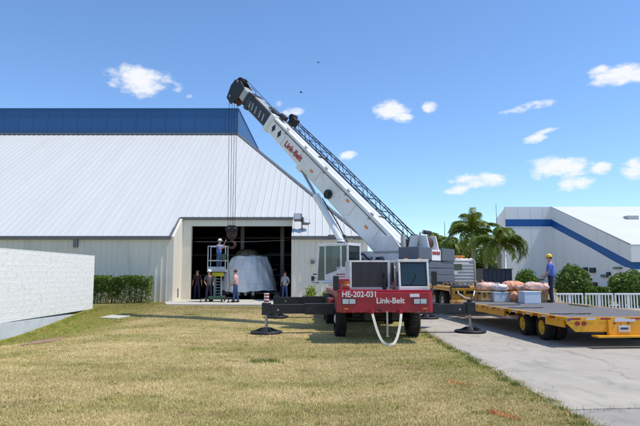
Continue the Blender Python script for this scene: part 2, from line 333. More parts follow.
def lawn_mat(name, blades=False):
    m = bpy.data.materials.new(name); m.use_nodes = True; t = m.node_tree; b = t.nodes['Principled BSDF']; L = t.links
    g = t.nodes.new('ShaderNodeNewGeometry'); pos = g.outputs['Position']
    def noise(sc, st=(1, 1, 1), det=6, rough=.6):
        mpn = t.nodes.new('ShaderNodeMapping'); mpn.inputs['Scale'].default_value = st; L.new(pos, mpn.inputs[0])
        n = t.nodes.new('ShaderNodeTexNoise'); n.inputs['Scale'].default_value = sc; n.inputs['Detail'].default_value = det; n.inputs['Roughness'].default_value = rough
        L.new(mpn.outputs[0], n.inputs['Vector']); return n.outputs['Fac']
    def rng_(v, a, b_, c=0, d=1):
        n = t.nodes.new('ShaderNodeMapRange'); L.new(v, n.inputs[0])
        for i, q in enumerate((a, b_, c, d)): n.inputs[i + 1].default_value = q
        return n.outputs[0]
    def mix(f, A, B):
        n = t.nodes.new('ShaderNodeMix'); n.data_type = 'RGBA'; L.new(f, n.inputs['Factor'])
        for k, q in (('A', A), ('B', B)):
            if isinstance(q, tuple): n.inputs[k].default_value = q
            else: L.new(q, n.inputs[k])
        return n.outputs['Result']
    straw = mix(rng_(noise(1.6), .3, .7), lin(222, 197, 141), lin(238, 216, 162))
    green = mix(rng_(noise(3.0), .3, .7), lin(142, 142, 62), lin(178, 172, 92))
    brown = lin(160, 130, 88)
    sx = t.nodes.new('ShaderNodeSeparateXYZ'); L.new(pos, sx.inputs[0])
    # greener towards the block wall and towards the road edge, browner near the building
    f1 = rng_(noise(.34, (.8, 1.5, 1), 9, .72), .41, .62, .0, .78)
    f2 = rng_(sx.outputs[0], -6.8, -9.3, 0, 1)
    f2b = rng_(sx.outputs[1], 16, 19, 0, 1)
    mm = t.nodes.new('ShaderNodeMath'); mm.operation = 'MULTIPLY'; L.new(f2, mm.inputs[0]); L.new(f2b, mm.inputs[1])
    f3 = rng_(sx.outputs[0], 1.6, 3.2, 0, .3)
    ad = t.nodes.new('ShaderNodeMath'); ad.operation = 'ADD'; ad.use_clamp = True; L.new(f1, ad.inputs[0]); L.new(mm.outputs[0], ad.inputs[1])
    ad2 = t.nodes.new('ShaderNodeMath'); ad2.operation = 'ADD'; ad2.use_clamp = True; L.new(ad.outputs[0], ad2.inputs[0]); L.new(f3, ad2.inputs[1])
    c = mix(ad2.outputs[0], straw, green); c = mix(mm.outputs[0], c, lin(142, 152, 52))
    f4 = rng_(noise(.8, (.5, 1.6, 1), 7, .7), .52, .72, 0, .55)
    c = mix(f4, c, brown); f6 = rng_(noise(.13, (1, 1, 1), 4, .6), .45, .65, 0, .45); c = mix(f6, c, lin(168, 150, 96))
    f5 = rng_(sx.outputs[1], 20, 26, 0, .5); c = mix(f5, c, lin(120, 98, 64))
    if blades:
        r = rng_(g.outputs['Random Per Island'], 0, 1, .86, 1.2)
        h = t.nodes.new('ShaderNodeHueSaturation'); L.new(r, h.inputs['Value']); L.new(c, h.inputs['Color']); c = h.outputs[0]
        w = t.nodes.new('ShaderNodeTexWhiteNoise'); w.noise_dimensions = '1D'; L.new(g.outputs['Random Per Island'], w.inputs['W'])
        c = mix(rng_(w.outputs['Value'], .80, .82, 0, .45), c, lin(130, 132, 60))
        c = mix(rng_(w.outputs['Value'], .12, .10, 0, .6), c, lin(232, 216, 168))
    else:
        n = noise(60, (1, 1, 1), 4, .7); c = mix(rng_(n, .3, .7, 0, .3), c, lin(140, 116, 70))
        n2 = noise(14, (1, 1, 1), 5, .75); c = mix(rng_(n2, .5, .75, 0, .25), c, lin(140, 126, 64))
        bp = t.nodes.new('ShaderNodeBump'); bp.inputs['Strength'].default_value = .8; bp.inputs['Distance'].default_value = .05
        L.new(n, bp.inputs['Height']); L.new(bp.outputs[0], b.inputs['Normal'])
    L.new(c, b.inputs['Base Color']); b.inputs['Roughness'].default_value = .9; b.inputs['Specular IOR Level'].default_value = .15
    return m
lawn = raw_mesh('lawn', V, np.stack([a, a + 1, a + nx + 1, a + nx], 1), lawn_mat('lawn_soil'))
lawn['kind'] = 'structure'
for p in lawn.data.polygons: p.use_smooth = True

# mown grass blades where the camera stands close enough to see them
def grass_blades():
    n = 620000; yy = 4.6 * (30 / 4.6) ** rng.random(n) ; xx = (rng.random(n) * 2 - 1) * yy * .64
    edge = 3.21 + .03 * np.sin(yy * 5) + .03 * np.sin(yy * 13.7) + rng.normal(0, .06, n)
    k = (xx < edge) & (xx > -10.2 + 0 * xx) & ~((yy > 27.0) & (xx > -8))
    xx, yy = xx[k], yy[k]; n = len(xx); zz = np.maximum(zl(xx, yy), np.where(xx > 3.14, .01, -9))
    clump = .6 + .9 * rng.random(n) ** 2 + .35 * np.sin(xx * 7.3 + 3 * np.sin(yy * 3.1)) * np.sin(yy * 6.1)
    h = (.009 + .012 * clump) * (1 + .5 * rng.random(n)); w = .0024 * (1 + yy / 7)
    ang = rng.random(n) * 2 * np.pi; lean = rng.normal(0, .75, n); la = rng.random(n) * 2 * np.pi
    dx, dy = np.cos(ang) * w, np.sin(ang) * w
    A = np.stack([xx - dx, yy - dy, zz - .004], 1); B = np.stack([xx + dx, yy + dy, zz - .004], 1)
    C = np.stack([xx + np.cos(la) * h * lean, yy + np.sin(la) * h * lean, zz + h], 1)
    V = np.stack([A, B, C], 1).reshape(-1, 3); F = np.arange(3 * n).reshape(n, 3)
    o = raw_mesh('grass', V, F, lawn_mat('grass_blades', True)); tag(o, 'short dry straw coloured mown grass covering the lawn', 'grass', kind='stuff')
grass_blades()
# taller green tufts: at the road edge and a few on the lawn
def tufts(spots, name, label, m, hh=.11, per=60, sp=.12):
    P = np.array(spots); n = len(P) * per; c = np.repeat(P, per, 0); 
    xx = c[:, 0] + rng.normal(0, sp, n); yy = c[:, 1] + rng.normal(0, sp, n); zz = zl(xx, yy); h = hh * (.4 + rng.random(n)); w = .006
    ang = rng.random(n) * 6.283; la = rng.random(n) * 6.283; lean = rng.random(n) * .8
    A = np.stack([xx - np.cos(ang) * w, yy - np.sin(ang) * w, zz], 1); B = np.stack([xx + np.cos(ang) * w, yy + np.sin(ang) * w, zz], 1)
    C = np.stack([xx + np.cos(la) * h * lean, yy + np.sin(la) * h * lean, zz + h], 1)
    o = raw_mesh(name, np.stack([A, B, C], 1).reshape(-1, 3), np.arange(3 * n).reshape(n, 3), m); tag(o, label, 'weeds', kind='stuff')
tufts([(3.12 + rnd(-.1, .06), 5 + i * .19 + rnd(-.1, .1)) for i in range(70) if random.random() < .6], 'roadside_grass', 'longer green grass creeping over the edge of the asphalt', 'leaf', .07, 40, .06)
q = on_ground(262, 362); tufts([(q.x + rnd(-.25, .25), q.y + rnd(-.12, .12)) for i in range(7)], 'weeds', 'low green weeds in the middle of the dry lawn', 'leaf', .07, 50, .1)
tufts([(-10.1 + rnd(-.1, .35), 17 + i * .3 + rnd(-.1, .1)) for i in range(32)], 'wall_weeds', 'green weeds growing along the foot of the white block wall', 'lime', .09, 30, .1)

# orange survey paint on the grass
def paint(px, py, n, L, ang):
    c = on_ground(px, py); mb = MB()
    for i in range(n):
        t = rnd(-1, 1) * L; x = c.x + math.cos(ang) * t + random.gauss(0, .035); y = c.y + math.sin(ang) * t + random.gauss(0, .05); z = float(zl(x, y)) + .012
        a = rnd(0, 6.28); h = rnd(.015, .04); w = .008
        mb.add([(x - math.cos(a) * w, y - math.sin(a) * w, z), (x + math.cos(a) * w, y + math.sin(a) * w, z), (x + rnd(-.03, .03), y + rnd(-.03, .03), z + h)], [(0, 1, 2)])
    return mb
tag(paint(502, 416, 230, .2, R(120)).build('paint_mark', 'spray', kind='stuff'), 'orange survey paint sprayed on the grass beside the road, nearest the camera', 'paint mark')
tag(paint(456, 384, 90, .2, R(130)).build('paint_mark', 'spray', kind='stuff'), 'fainter orange survey paint on the grass, farther up the road edge', 'paint mark')

# road: asphalt with a concrete strip across it
def road_mat(name, c1, c2, dk, crack=True, ss=1.):
    m = mat(name, c1, .88, 0, .1, .55 * ss, bump=.25, bs=70, col2=c2, dirt=dk, ds=.35 * ss, da=.75)
    t = m.node_tree; L = t.links; b = t.nodes['Principled BSDF']; src = b.inputs['Base Color'].links[0].from_socket
    g = t.nodes.new('ShaderNodeNewGeometry')
    n = t.nodes.new('ShaderNodeTexNoise'); n.inputs['Scale'].default_value = 110; n.inputs['Detail'].default_value = 3; L.new(g.outputs['Position'], n.inputs['Vector'])
    mr = t.nodes.new('ShaderNodeMapRange'); L.new(n.outputs['Fac'], mr.inputs[0]); mr.inputs[1].default_value = .35; mr.inputs[2].default_value = .65; mr.inputs[3].default_value = .82; mr.inputs[4].default_value = 1.15
    h = t.nodes.new('ShaderNodeHueSaturation'); L.new(mr.outputs[0], h.inputs['Value']); L.new(src, h.inputs['Color']); out = h.outputs[0]
    if crack:
        nz_ = t.nodes.new('ShaderNodeTexNoise'); nz_.inputs['Scale'].default_value = 1.3; nz_.inputs['Detail'].default_value = 6; L.new(g.outputs['Position'], nz_.inputs['Vector'])
        va = t.nodes.new('ShaderNodeVectorMath'); va.operation = 'MULTIPLY_ADD'; L.new(nz_.outputs['Color'], va.inputs[0]); va.inputs[1].default_value = (.9, .9, 0); L.new(g.outputs['Position'], va.inputs[2])
        vo = t.nodes.new('ShaderNodeTexVoronoi'); vo.feature = 'DISTANCE_TO_EDGE'; vo.inputs['Scale'].default_value = .33; L.new(va.outputs[0], vo.inputs['Vector'])
        mc = t.nodes.new('ShaderNodeMapRange'); L.new(vo.outputs['Distance'], mc.inputs[0]); mc.inputs[1].default_value = .002; mc.inputs[2].default_value = .007; mc.inputs[3].default_value = .35; mc.inputs[4].default_value = 0
        mx_ = t.nodes.new('ShaderNodeMix'); mx_.data_type = 'RGBA'; L.new(mc.outputs[0], mx_.inputs['Factor']); L.new(out, mx_.inputs['A']); mx_.inputs['B'].default_value = lin(95, 90, 84); out = mx_.outputs['Result']
    n4 = t.nodes.new('ShaderNodeTexNoise'); n4.inputs['Scale'].default_value = 1.7; n4.inputs['Detail'].default_value = 8; n4.inputs['Roughness'].default_value = .75; n4.inputs['Distortion'].default_value = .6
    mp4 = t.nodes.new('ShaderNodeMapping'); mp4.inputs['Scale'].default_value = (1, .35, 1); L.new(g.outputs['Position'], mp4.inputs[0]); L.new(mp4.outputs[0], n4.inputs['Vector'])
    m4 = t.nodes.new('ShaderNodeMapRange'); L.new(n4.outputs['Fac'], m4.inputs[0]); m4.inputs[1].default_value = .50; m4.inputs[2].default_value = .66; m4.inputs[4].default_value = .42
    mx4 = t.nodes.new('ShaderNodeMix'); mx4.data_type = 'RGBA'; L.new(m4.outputs[0], mx4.inputs['Factor']); L.new(out, mx4.inputs['A']); mx4.inputs['B'].default_value = lin(112, 108, 102); out = mx4.outputs['Result']
    L.new(out, b.inputs['Base Color']); return m
asph = road_mat('asphalt', lin(172, 162, 147), lin(186, 177, 161), lin(148, 140, 127))
asph2 = road_mat('asphalt_worn', lin(156, 149, 138), lin(170, 162, 150), lin(132, 126, 117))
conc = road_mat('concrete_strip', lin(176, 167, 150), lin(192, 183, 165), lin(152, 144, 129), False)
def edge_x(y): return 3.17 + .018 * math.sin(y * 2.1) + .015 * math.sin(y * 5.3 + 1) + .012 * math.sin(y * 11.7) + rnd(-.012, .012)
def sheet(name, m, y0, y1, sl0, sl1, x1=60, zt=.03):
    n = max(2, int((y1 - y0) / .12)); top = []; ring = []
    mb = MB(); L_ = []; Rr = []
    for i in range(n + 1):
        f = i / n; y = y0 + (y1 - y0) * f; sl = sl0 + (sl1 - sl0) * f; xl = edge_x(y)
        L_.append((xl, y, zt)); Rr.append((x1, y + sl * (x1 - xl), zt))
    vs = L_ + Rr + [(p[0], p[1], p[2] - .08) for p in L_]
    fs = [(i, n + 1 + i, n + 2 + i, i + 1) for i in range(n)] + [(i, i + 1, 2 * n + 3 + i, 2 * n + 2 + i) for i in range(n)]
    mb.add(vs, fs); o = mb.build(name, m); o['kind'] = 'structure'; return o
sheet('road', asph2, -8, 7.435, 0, .10, 34, .008)
sheet('concrete_strip', conc, 7.45, 9.29, .10, .12, 34, .010)
sheet('asphalt_yard', asph, 9.30, 31, .12, 0, 60, .008)
MB().box(3.3, 60, -8, 33, -.2, .004).build('road_bed', asph2, kind='structure')
# thin grass line growing in the joint between strip and worn asphalt
tufts([(3.35 + i * .22, 7.44 + .10 * i * .22) for i in range(26) if random.random() < .8], 'joint_weeds', 'thin line of dead weeds in the joint across the road', 'pink2' if False else 'bark', .025, 12, .05)

# concrete apron before the hangar door
ZA = .27
a0 = on_ground(166, 304.3, ZA); 
mb = MB(); mb.add([(a0.x, a0.y, ZA), (2.1, 27.2, ZA), (2.1, 32.98, ZA), (-8.3, 32.98, ZA), (-8.3, 30.2, ZA)], [(0, 1, 2, 3, 4)])
mb.add([(a0.x, a0.y, ZA), (2.1, 27.2, ZA), (2.1, 27.2, -.1), (a0.x, a0.y, -.1)], [(3, 2, 1, 0)])
mb.build('apron', 'slab', kind='structure')

# flat slabs in the lawn
def lay(o, c, rz):
    e = .2; n = Vector((-(float(zl(c.x + e, c.y)) - float(zl(c.x - e, c.y))) / (2 * e), -(float(zl(c.x, c.y + e)) - float(zl(c.x, c.y - e))) / (2 * e), 1)).normalized()
    o.location = (c.x, c.y, float(zl(c.x, c.y))); o.rotation_euler = (n.to_track_quat('Z', 'Y') @ Matrix.Rotation(rz, 3, 'Z').to_quaternion()).to_euler()
c = on_ground(115, 318.6, -.05); s = MB().box(-.5, .5, -.35, .35, -.12, .04).build('utility_cover', 'slab', bev=.015)
lay(s, c, 0); tag(s, 'pale rectangular concrete cover set in the grass before the hedge', 'utility cover')
c = on_ground(44, 345, -.25)
s = MB().box(-.62, .62, -.42, .42, -.12, .04).build('utility_cover', 'rust_slab', bev=.02)
lay(s, c, R(8)); tag(s, 'brownish weathered concrete cover in the lawn by the white wall', 'utility cover')

# ================================================================== WHITE BLOCK WALL (left)
XW = -10.42
w = thing('block_wall', 'long white painted split-face block wall at the left edge of the lawn', 'wall', (XW, 16, 0))
ztop, zb0, zb1 = 2.56, .22, .02
blk = MB(); bl, bh = .40, .2; nrow = 12
y = -6.0; col = 0
V_, F_ = [], []
nyw = int((25.95 - 8) / .1); nzw = int(2.6 / .05)
# every block: a rough face proud of recessed joints
cnt = 0
for row in range(12):
    z0 = .16 + row * bh
    yy0 = 8 + (row % 2) * .2
    while yy0 < 25.95:
        y1_ = min(yy0 + bl, 25.95)
        gy, gz = 6, 3
        base = cnt
        for j in range(gz + 1):
            for i in range(gy + 1):
                u, v_ = i / gy, j / gz; e = False
                V_.append((.006 + .015 * random.random() - (.012 if (i in (0, gy) or j in (0, gz)) else 0), yy0 + .006 + (y1_ - yy0 - .012) * u - 16, z0 + .006 + (bh - .012) * v_)); cnt += 1
        for j in range(gz):
            for i in range(gy):
                a_ = base + j * (gy + 1) + i; F_.append((a_, a_ + 1, a_ + gy + 2, a_ + gy + 1))
        yy0 += bl
raw_mesh('block_face', np.array(V_), np.array(F_), 'block', w)['kind'] = 'stuff'
MB().box(-.32, .012, -24, 9.95, .16, ztop).build('wall_core', 'block', w)
MB().box(-.325, .016, -24, 9.98, ztop, ztop + .03).build('coping', 'block', w, bev=.01)
pl = MB(); pl.prism([(-24, -1.2), (9.9, -1.2), (9.9, .02), (2, .16), (-24, .16)], frame((0, 0, 0), (0, 1, 0), (0, 0, 1), (1, 0, 0)), -.3, .05)
pl.build('plinth', 'plinth', w)

# ================================================================== HANGAR
YF = 31.0; ZE = zat(236.6, YF); XC = xat(364, 237, YF); TS = .655
def on_roof(px, py):                                    # point of the roof plane seen at that pixel
    d = ray(px, py); t = (ZE - EYE - TS * YF) / (d.z - TS * d.y); return Vector((0, 0, EYE)) + d * t
pb = on_roof(238, 134.8); YB, ZB, XB = pb.y, pb.z, pb.x
hg = thing('hangar', 'large white metal roofed hangar with blue clerestory and open dark door', 'hangar', (0, YF, 0))
def H(x, y, z): return (x, y - YF, z)
XL = -46; RD = 1.9; XI0 = xat(174, 237, YF); XI1 = xat(291.5, 237, YF)   # recess between XI0 and XI1
ZR = ZE + TS * RD
# walls
def slabx(mb, x0, x1, y0, y1, z0, z1): mb.box(x0, x1, y0 - YF, y1 - YF, z0, z1)
mb = MB(); slabx(mb, XL, XI0 - .18, YF, YF + .25, -.1, ZE - .02); slabx(mb, XI1 + .02, XC, YF, YF + .25, -.1, ZE - .02); mb.build('front_wall', 'beige', hg)
mb = MB(); x = XL
while x < XC - .1:
    if not (XI0 - .25 < x < XI1 + .1): slabx(mb, x, x + .05, YF - .022, YF - .001, .12, ZE - .25)
    x += .305
mb.build('siding_rib', 'beige', hg)['kind'] = 'stuff'
mb = MB(); slabx(mb, XC, XC + .2, YF, YF + 40, -.1, ZE); mb.build('side_wall', 'beige', hg)
# recess cheeks and door wall
for xa, xb in ((XI0 - .18, XI0), (XI1, XI1 + .02)):
    MB().prism([(0, -.1), (RD, -.1), (RD, ZR), (0, ZE)], frame((0, 0, 0), (0, 1, 0), (0, 0, 1), (1, 0, 0)), xa, xb).build('recess_cheek', 'beige2', hg)
YD = YF + RD
xd0 = xat(190.5, 270, YD); zd1 = zat(226, YD); xd1 = XI1 + .9
mb = MB(); slabx(mb, XI0, xd0, YD, YD + .3, -.1, ZR); slabx(mb, xd0, XI1 + 1.2, YD, YD + .3, zd1, ZR - .0); mb.build('door_surround', 'beige2', hg)
mb = MB(); slabx(mb, XI0 - .1, XI1 + .02, YD - .12, YD + .02, ZR - .14, ZR + .03)
mb.build('fascia', 'gutter', hg, bev=.01)
mb = MB(); mb.prism([(-.14, ZE - .14), (-.14, ZE + .02), (RD + .0, ZR + .03), (RD + .0, ZR - .14)], frame((0, 0, 0), (0, 1, 0), (0, 0, 1), (1, 0, 0)), XI0 - .26, XI0 - .13); mb.build('rake_trim', 'gutter', hg)
mb = MB(); slabx(mb, XL, XI0 - .2, YF - .16, YF - .01, ZE - .16, ZE + .03); mb.build('gutter', 'gutter', hg, bev=.012)
mb = MB(); slabx(mb, XI1, XC + .16, YF - .16, YF - .01, ZE - .16, ZE + .03); mb.build('gutter', 'gutter', hg, bev=.012)
# roof: sheet with the recess cut out, raised seams
def roofz(y): return ZE + TS * (y - YF)
def xhip(y): return XC + (XB - XC) * (y - YF) / (YB - YF)
rf = MB(); o_ = .05
def rp(x, y, dz=0): return H(x, y, roofz(y) + .03 + dz)
yh = YD
rf.add([rp(XL, YF - .12), rp(XI0 - .15, YF - .12), rp(XI0 - .15, yh), rp(XL, yh)], [(0, 1, 2, 3)])
rf.add([rp(XI1, YF - .12), rp(XC, YF - .12), rp(xhip(yh), yh), rp(XI1, yh)], [(0, 1, 2, 3)])
rf.add([rp(XL, yh), rp(xhip(yh), yh), rp(XB, YB), rp(XL, YB)], [(0, 1, 2, 3)])
rf.add([H(XC, YF, roofz(YF)), H(XC, YF + 40, roofz(YF)), H(XB, YF + 40, ZB), H(XB, YB, ZB)], [(0, 1, 2, 3)])
rf.build('roof', 'white_metal', hg)
mb = MB(); x = XL; k = 0
un = Vector((0, 1, TS)).normalized(); nn = Vector((0, -TS, 1)).normalized()
def rib(mb, x, y0, y1, w=.022, h=.038):
    p0, p1 = Vector(rp(x, y0)), Vector(rp(x, y1)); s = Vector((w, 0, 0)); n_ = nn * h
    mb.add([p0 - s, p0 + s, p0 + s * .5 + n_, p0 - s * .5 + n_, p1 - s, p1 + s, p1 + s * .5 + n_, p1 - s * .5 + n_],
           [(0, 1, 2, 3), (7, 6, 5, 4), (1, 5, 6, 2), (2, 6, 7, 3), (3, 7, 4, 0)])
while x < XC - .05:
    y0 = yh + .01 if (XI0 - .2 < x < XI1 + .02) else YF - .1
    ye = YB if x < XB else YF + (x - XC) / (XB - XC) * (YB - YF)
    if ye > y0 + .2: rib(mb, x, y0, ye)
    x += .405
mb.build('roof_seam', 'white_metal', hg)['kind'] = 'stuff'
# hip trim
p0, p1 = Vector(rp(XC, YF - .12)), Vector(rp(XB, YB)); d = (p1 - p0).normalized(); sd = d.cross(nn).normalized()
mb = MB(); F0 = frame(p0, sd, nn, d); mb.prism([(-.10, -.02), (.09, -.06), (.09, .07), (-.10, .07)], F0, 0, (p1 - p0).length); mb.build('hip_trim', 'gutter', hg)
# blue clerestory
ZT = zat(109.3, YB)
mb = MB(); slabx(mb, XL, XB, YB, YB + 26, ZB - .3, ZT); mb.build('clerestory', 'blue_panel', hg)
mb = MB(); x = XL + .3
while x < XB - .1: slabx(mb, x, x + .012, YB - .012, YB - .001, ZB + .1, ZT - .02); x += 1.22
mb.build('panel_joint', 'blue_panel', hg)['kind'] = 'stuff'
mb = MB(); slabx(mb, XL, XB + .05, YB - .06, YB + .1, ZT, ZT + .09); slabx(mb, XB - .05, XB + .06, YB + .1, YB + 26, ZT, ZT + .09); mb.build('parapet_cap', 'blue_panel', hg)
mb = MB(); slabx(mb, XL, XB + .04, YB - .2, YB - .003, ZB - .02, ZB + .13); mb.build('flashing', 'gutter', hg)
# dark interior
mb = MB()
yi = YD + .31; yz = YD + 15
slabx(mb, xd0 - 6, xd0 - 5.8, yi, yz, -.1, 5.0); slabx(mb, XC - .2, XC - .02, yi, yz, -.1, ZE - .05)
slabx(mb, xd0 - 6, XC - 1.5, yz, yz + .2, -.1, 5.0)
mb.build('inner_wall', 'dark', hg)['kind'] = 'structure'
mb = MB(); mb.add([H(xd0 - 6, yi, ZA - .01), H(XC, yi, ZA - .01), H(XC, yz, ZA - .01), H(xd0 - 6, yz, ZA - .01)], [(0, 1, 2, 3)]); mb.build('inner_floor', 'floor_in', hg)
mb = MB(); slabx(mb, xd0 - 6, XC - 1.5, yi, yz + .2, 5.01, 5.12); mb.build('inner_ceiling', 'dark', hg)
# steel inside: columns, girts and the line across the opening
for px in (196, 246, 284):
    xx = xat(px, 270, YD + 6); m_ = MB(); slabx(m_, xx - .12, xx + .12, YD + 4, YD + 4.2, ZA, 4.98); m_.build('steel_column', 'gutter', hg)
mb = MB()
for zz in (1.6, 3.1, 4.4):
    slabx(mb, xd0 - 3, XC - .3, YD + 9.4, YD + 9.5, zz, zz + .12)
mb.build('girt', 'gutter', hg)['kind'] = 'stuff'
def sag(p, q, s, n=14): return [Vector(p).lerp(Vector(q), i / n) - Vector((0, 0, s * 4 * (i / n) * (1 - i / n))) for i in range(n + 1)]
pa, pb_ = at(191, 241.5, YD + .6), at(291, 240, YD + 1.2)
mb = MB(); mb.tube(sag((pa.x, pa.y - YF, pa.z), (pb_.x, pb_.y - YF, pb_.z), .06), .014, 5); mb.build('door_cable', 'steel', hg)
# small fittings on the walls
def fitting(px, py, name, w, h, d, m, Y=YF):
    p = at(px, py, Y); o = MB().box(p.x - w / 2, p.x + w / 2, p.y - YF - d, p.y - YF - .002, p.z - h / 2, p.z + h / 2).build(name, m, hg, bev=.01)
    return o
fitting(76.5, 243.5, 'wall_light', .2, .42, .22, 'gutter')
fitting(312.5, 262, 'wall_light', .2, .2, .16, 'gutter')
fitting(337, 236.8, 'junction_box', 1.0, .2, .22, 'gutter')
p = at(177, 294, YF); fitting(178, 293, 'door_switch', .06, .5, .04, 'gutter')
# floodlights on the roof by the door
fl = thing('floodlight', 'pair of grey box floodlights on the roof right of the hangar door', 'floodlight', (0, YF + .5, 0))
for (px, py, an) in ((298, 217.5, -.2), (305.5, 221, .5)):
    p = at(px, py, YF + .5); T = Tr(p.x, 0, p.z) @ Rz(an) @ Matrix.Rotation(R(-18), 4, 'X')
    h_ = MB(T).box(-.22, .22, -.14, .14, -.2, .2).build('lamp_housing', 'gutter', fl, bev=.02)
    MB(T).box(-.18, .18, -.16, -.141, -.16, .16).build('lens', 'lampg', h_)
p = at(302, 231, YF + .5); p2 = at(299, 222, YF + .5)
MB().tube([(p.x, 0, p.z - .1), (p.x, 0, p2.z), (p.x - .25, 0, p2.z + .1), (p.x + .2, 0, p2.z)], .03, 6).build('bracket', 'gutter', fl)

# hedge against the hangar wall
def leaf_cloud(pts, size, up=.2):                      # small leaves at given centres
    n = len(pts); a_ = rng.normal(0, 1, (n, 3)); a_[:, 2] *= .6; a_ /= np.linalg.norm(a_, axis=1, keepdims=True)
    b_ = np.cross(a_, rng.normal(0, 1, (n, 3))); b_ /= np.linalg.norm(b_, axis=1, keepdims=True)
    s_ = size * (.6 + .8 * rng.random((n, 1)))
    V = np.stack([pts - a_ * s_, pts + b_ * s_ * .45, pts + a_ * s_, pts - b_ * s_ * .45], 1).reshape(-1, 3)
    return V, np.arange(4 * n).reshape(n, 4)
def blob_pts(n, c, r, hollow=.55, lump=.18, zmin=None):
    d = rng.normal(0, 1, (n, 3)); d /= np.linalg.norm(d, axis=1, keepdims=True)
    ph = rng.random(12) * 6.28
    l = 1 + lump * (np.sin(d[:, 0] * 5 + ph[0]) * np.sin(d[:, 1] * 5 + ph[1]) + .7 * np.sin(d[:, 2] * 8 + ph[2]) * np.sin(d[:, 0] * 9 + ph[3]) + .5 * np.sin(d[:, 1] * 14 + ph[4]) * np.sin(d[:, 2] * 13 + ph[5]))
    rad = (hollow + (1 - hollow) * rng.random(n) ** .6) * l
    p = np.array(c) + d * rad[:, None] * np.array(r)
    if zmin is not None: p = p[p[:, 2] > zmin]
    return p
h0, h1 = at(90, 300, 29.7), at(147.5, 300, 29.7); zg = .2; htop = zat(275.5, 29.7)
hd = thing('hedge', 'clipped green hedge with bare lower stems against the hangar wall', 'hedge', ((h0.x + h1.x) / 2, 29.9, zg))
pts = []; hx = (h1.x - h0.x) / 2 + .1
n = 15000; P = np.stack([rng.uniform(-hx - .4, hx, n), rng.uniform(-.42, .42, n), rng.random(n) ** .7 * (htop - zg)], 1)
lump = .08 * np.sin(P[:, 0] * 3.1) + .06 * np.sin(P[:, 0] * 7.7 + 1) + .05 * np.sin(P[:, 0] * 17)
keep = (P[:, 2] < htop - zg + lump) & ((P[:, 2] > .72 + .3 * np.sin(P[:, 0] * 2.6) + .2 * np.sin(P[:, 0] * 6.3)) | (rng.random(n) < .30))
V, F = leaf_cloud(P[keep], .055); raw_mesh('foliage', V, F, 'leaf', hd)['kind'] = 'stuff'
for i in range(26):
    x = rnd(-hx, hx); MB().tube([(x, rnd(-.1, .1), -.05), (x + rnd(-.1, .1), rnd(-.2, .2), .5), (x + rnd(-.25, .25), rnd(-.3, .3), 1.0)], [.02, .014, .006], 5).build('stem', 'bark', hd)
# two small bushy plants by the wall behind the outriggers
for px, sc, lb in ((311, .33, 'small yellow green shrub by the beige wall, left of the pair'), (326, .22, 'smaller yellow green shrub by the beige wall, nearer the crane cab')):
    p = at(px, 300, 29.8); t_ = thing('small_shrub', lb, 'shrub', (p.x, p.y, .2), group='small shrubs by the hangar wall')
    V, F = leaf_cloud(blob_pts(900, (0, 0, sc * 1.5), (sc, sc, sc * 1.3), .3, .35), .05); raw_mesh('foliage', V, F, 'lime', t_)['kind'] = 'stuff'
    MB().tube([(0, 0, 0), (0, .02, sc)], .02, 5).build('stem', 'bark', t_)

# ================================================================== CRANE
# crane frame: origin on the ground under the bumper's centre, +y runs back along the carrier, +x to the carrier cab's side
cr = thing('mobile_crane', 'big red and white truck crane on outriggers with its boom raised over the lawn', 'crane', (1.655, 14.3, 0), R(2.5))
CI = (Tr(1.655, 14.3, 0) @ Rz(R(2.5))).inverted()
HW = 1.22
# carrier
bm_ = MB(); bm_.prism([(-HW, .06), (-HW + .1, .0), (HW - .1, .0), (HW, .06), (HW, .5), (-HW, .5)], I4, .78, 1.30)
bump = bm_.build('bumper', 'red', cr, bev=.025)
MB().box(-HW + .01, HW - .01, .05, .62, 1.302, 1.345).build('front_deck', 'red', cr, bev=.015)
MB().box(-HW + .08, HW - .05, .5, 2.35, 1.0, 1.30).build('fender', 'red', cr, bev=.03)
MB().box(-HW + .22, HW - .05, 3.0, 9.2, .98, 1.20).build('rear_deck', 'red', cr, bev=.03)
fr_ = MB(); fr_.box(-.45, -.25, .5, 9.6, .55, 1.0); fr_.build('chassis_rail', 'black', cr); MB().box(.25, .45, .5, 9.6, .55, 1.0).build('chassis_rail', 'black', cr)
for sx in (-1, 1):
    x0 = sx * (HW - .36) if sx > 0 else -(HW - .0)
    for y_, nm in ((1.02, 'fender_skirt'),):
        MB().box(sx * (HW - .06) - .05, sx * (HW - .06) + .05, .42, .98, .80, 1.28).build(nm, 'red', cr, bev=.02)
# headlights, markers
for cx in (-.93, .88):
    h_ = MB().box(cx - .18, cx + .18, -.012, .05, .985, 1.135).build('headlight', 'black', cr, bev=.01)
    for dx in (-.085, .085): MB().box(cx + dx - .077, cx + dx + .077, -.024, -.013, 1.0, 1.12).build('lens', 'lampg', h_, bev=.006)
for cx in (-1.0, 1.0):
    MB().box(cx - .06, cx + .06, -.014, .0 if abs(cx) < 1.1 else .05, .865, .895).build('marker_light', 'orange', cr)
TX = frame((0, 0, 0), (1, 0, 0), (0, 0, 1), (0, -1, 0))
letters('HE-202-031', .20, Tr(-.66, -.012, 1.235) @ TX, 'lettering_white', cr, sx=.92, bold=.004)
letters('Link-Belt', .20, Tr(.12, -.012, 1.075) @ TX, 'lettering_white', cr, sx=1.0, bold=.0035)
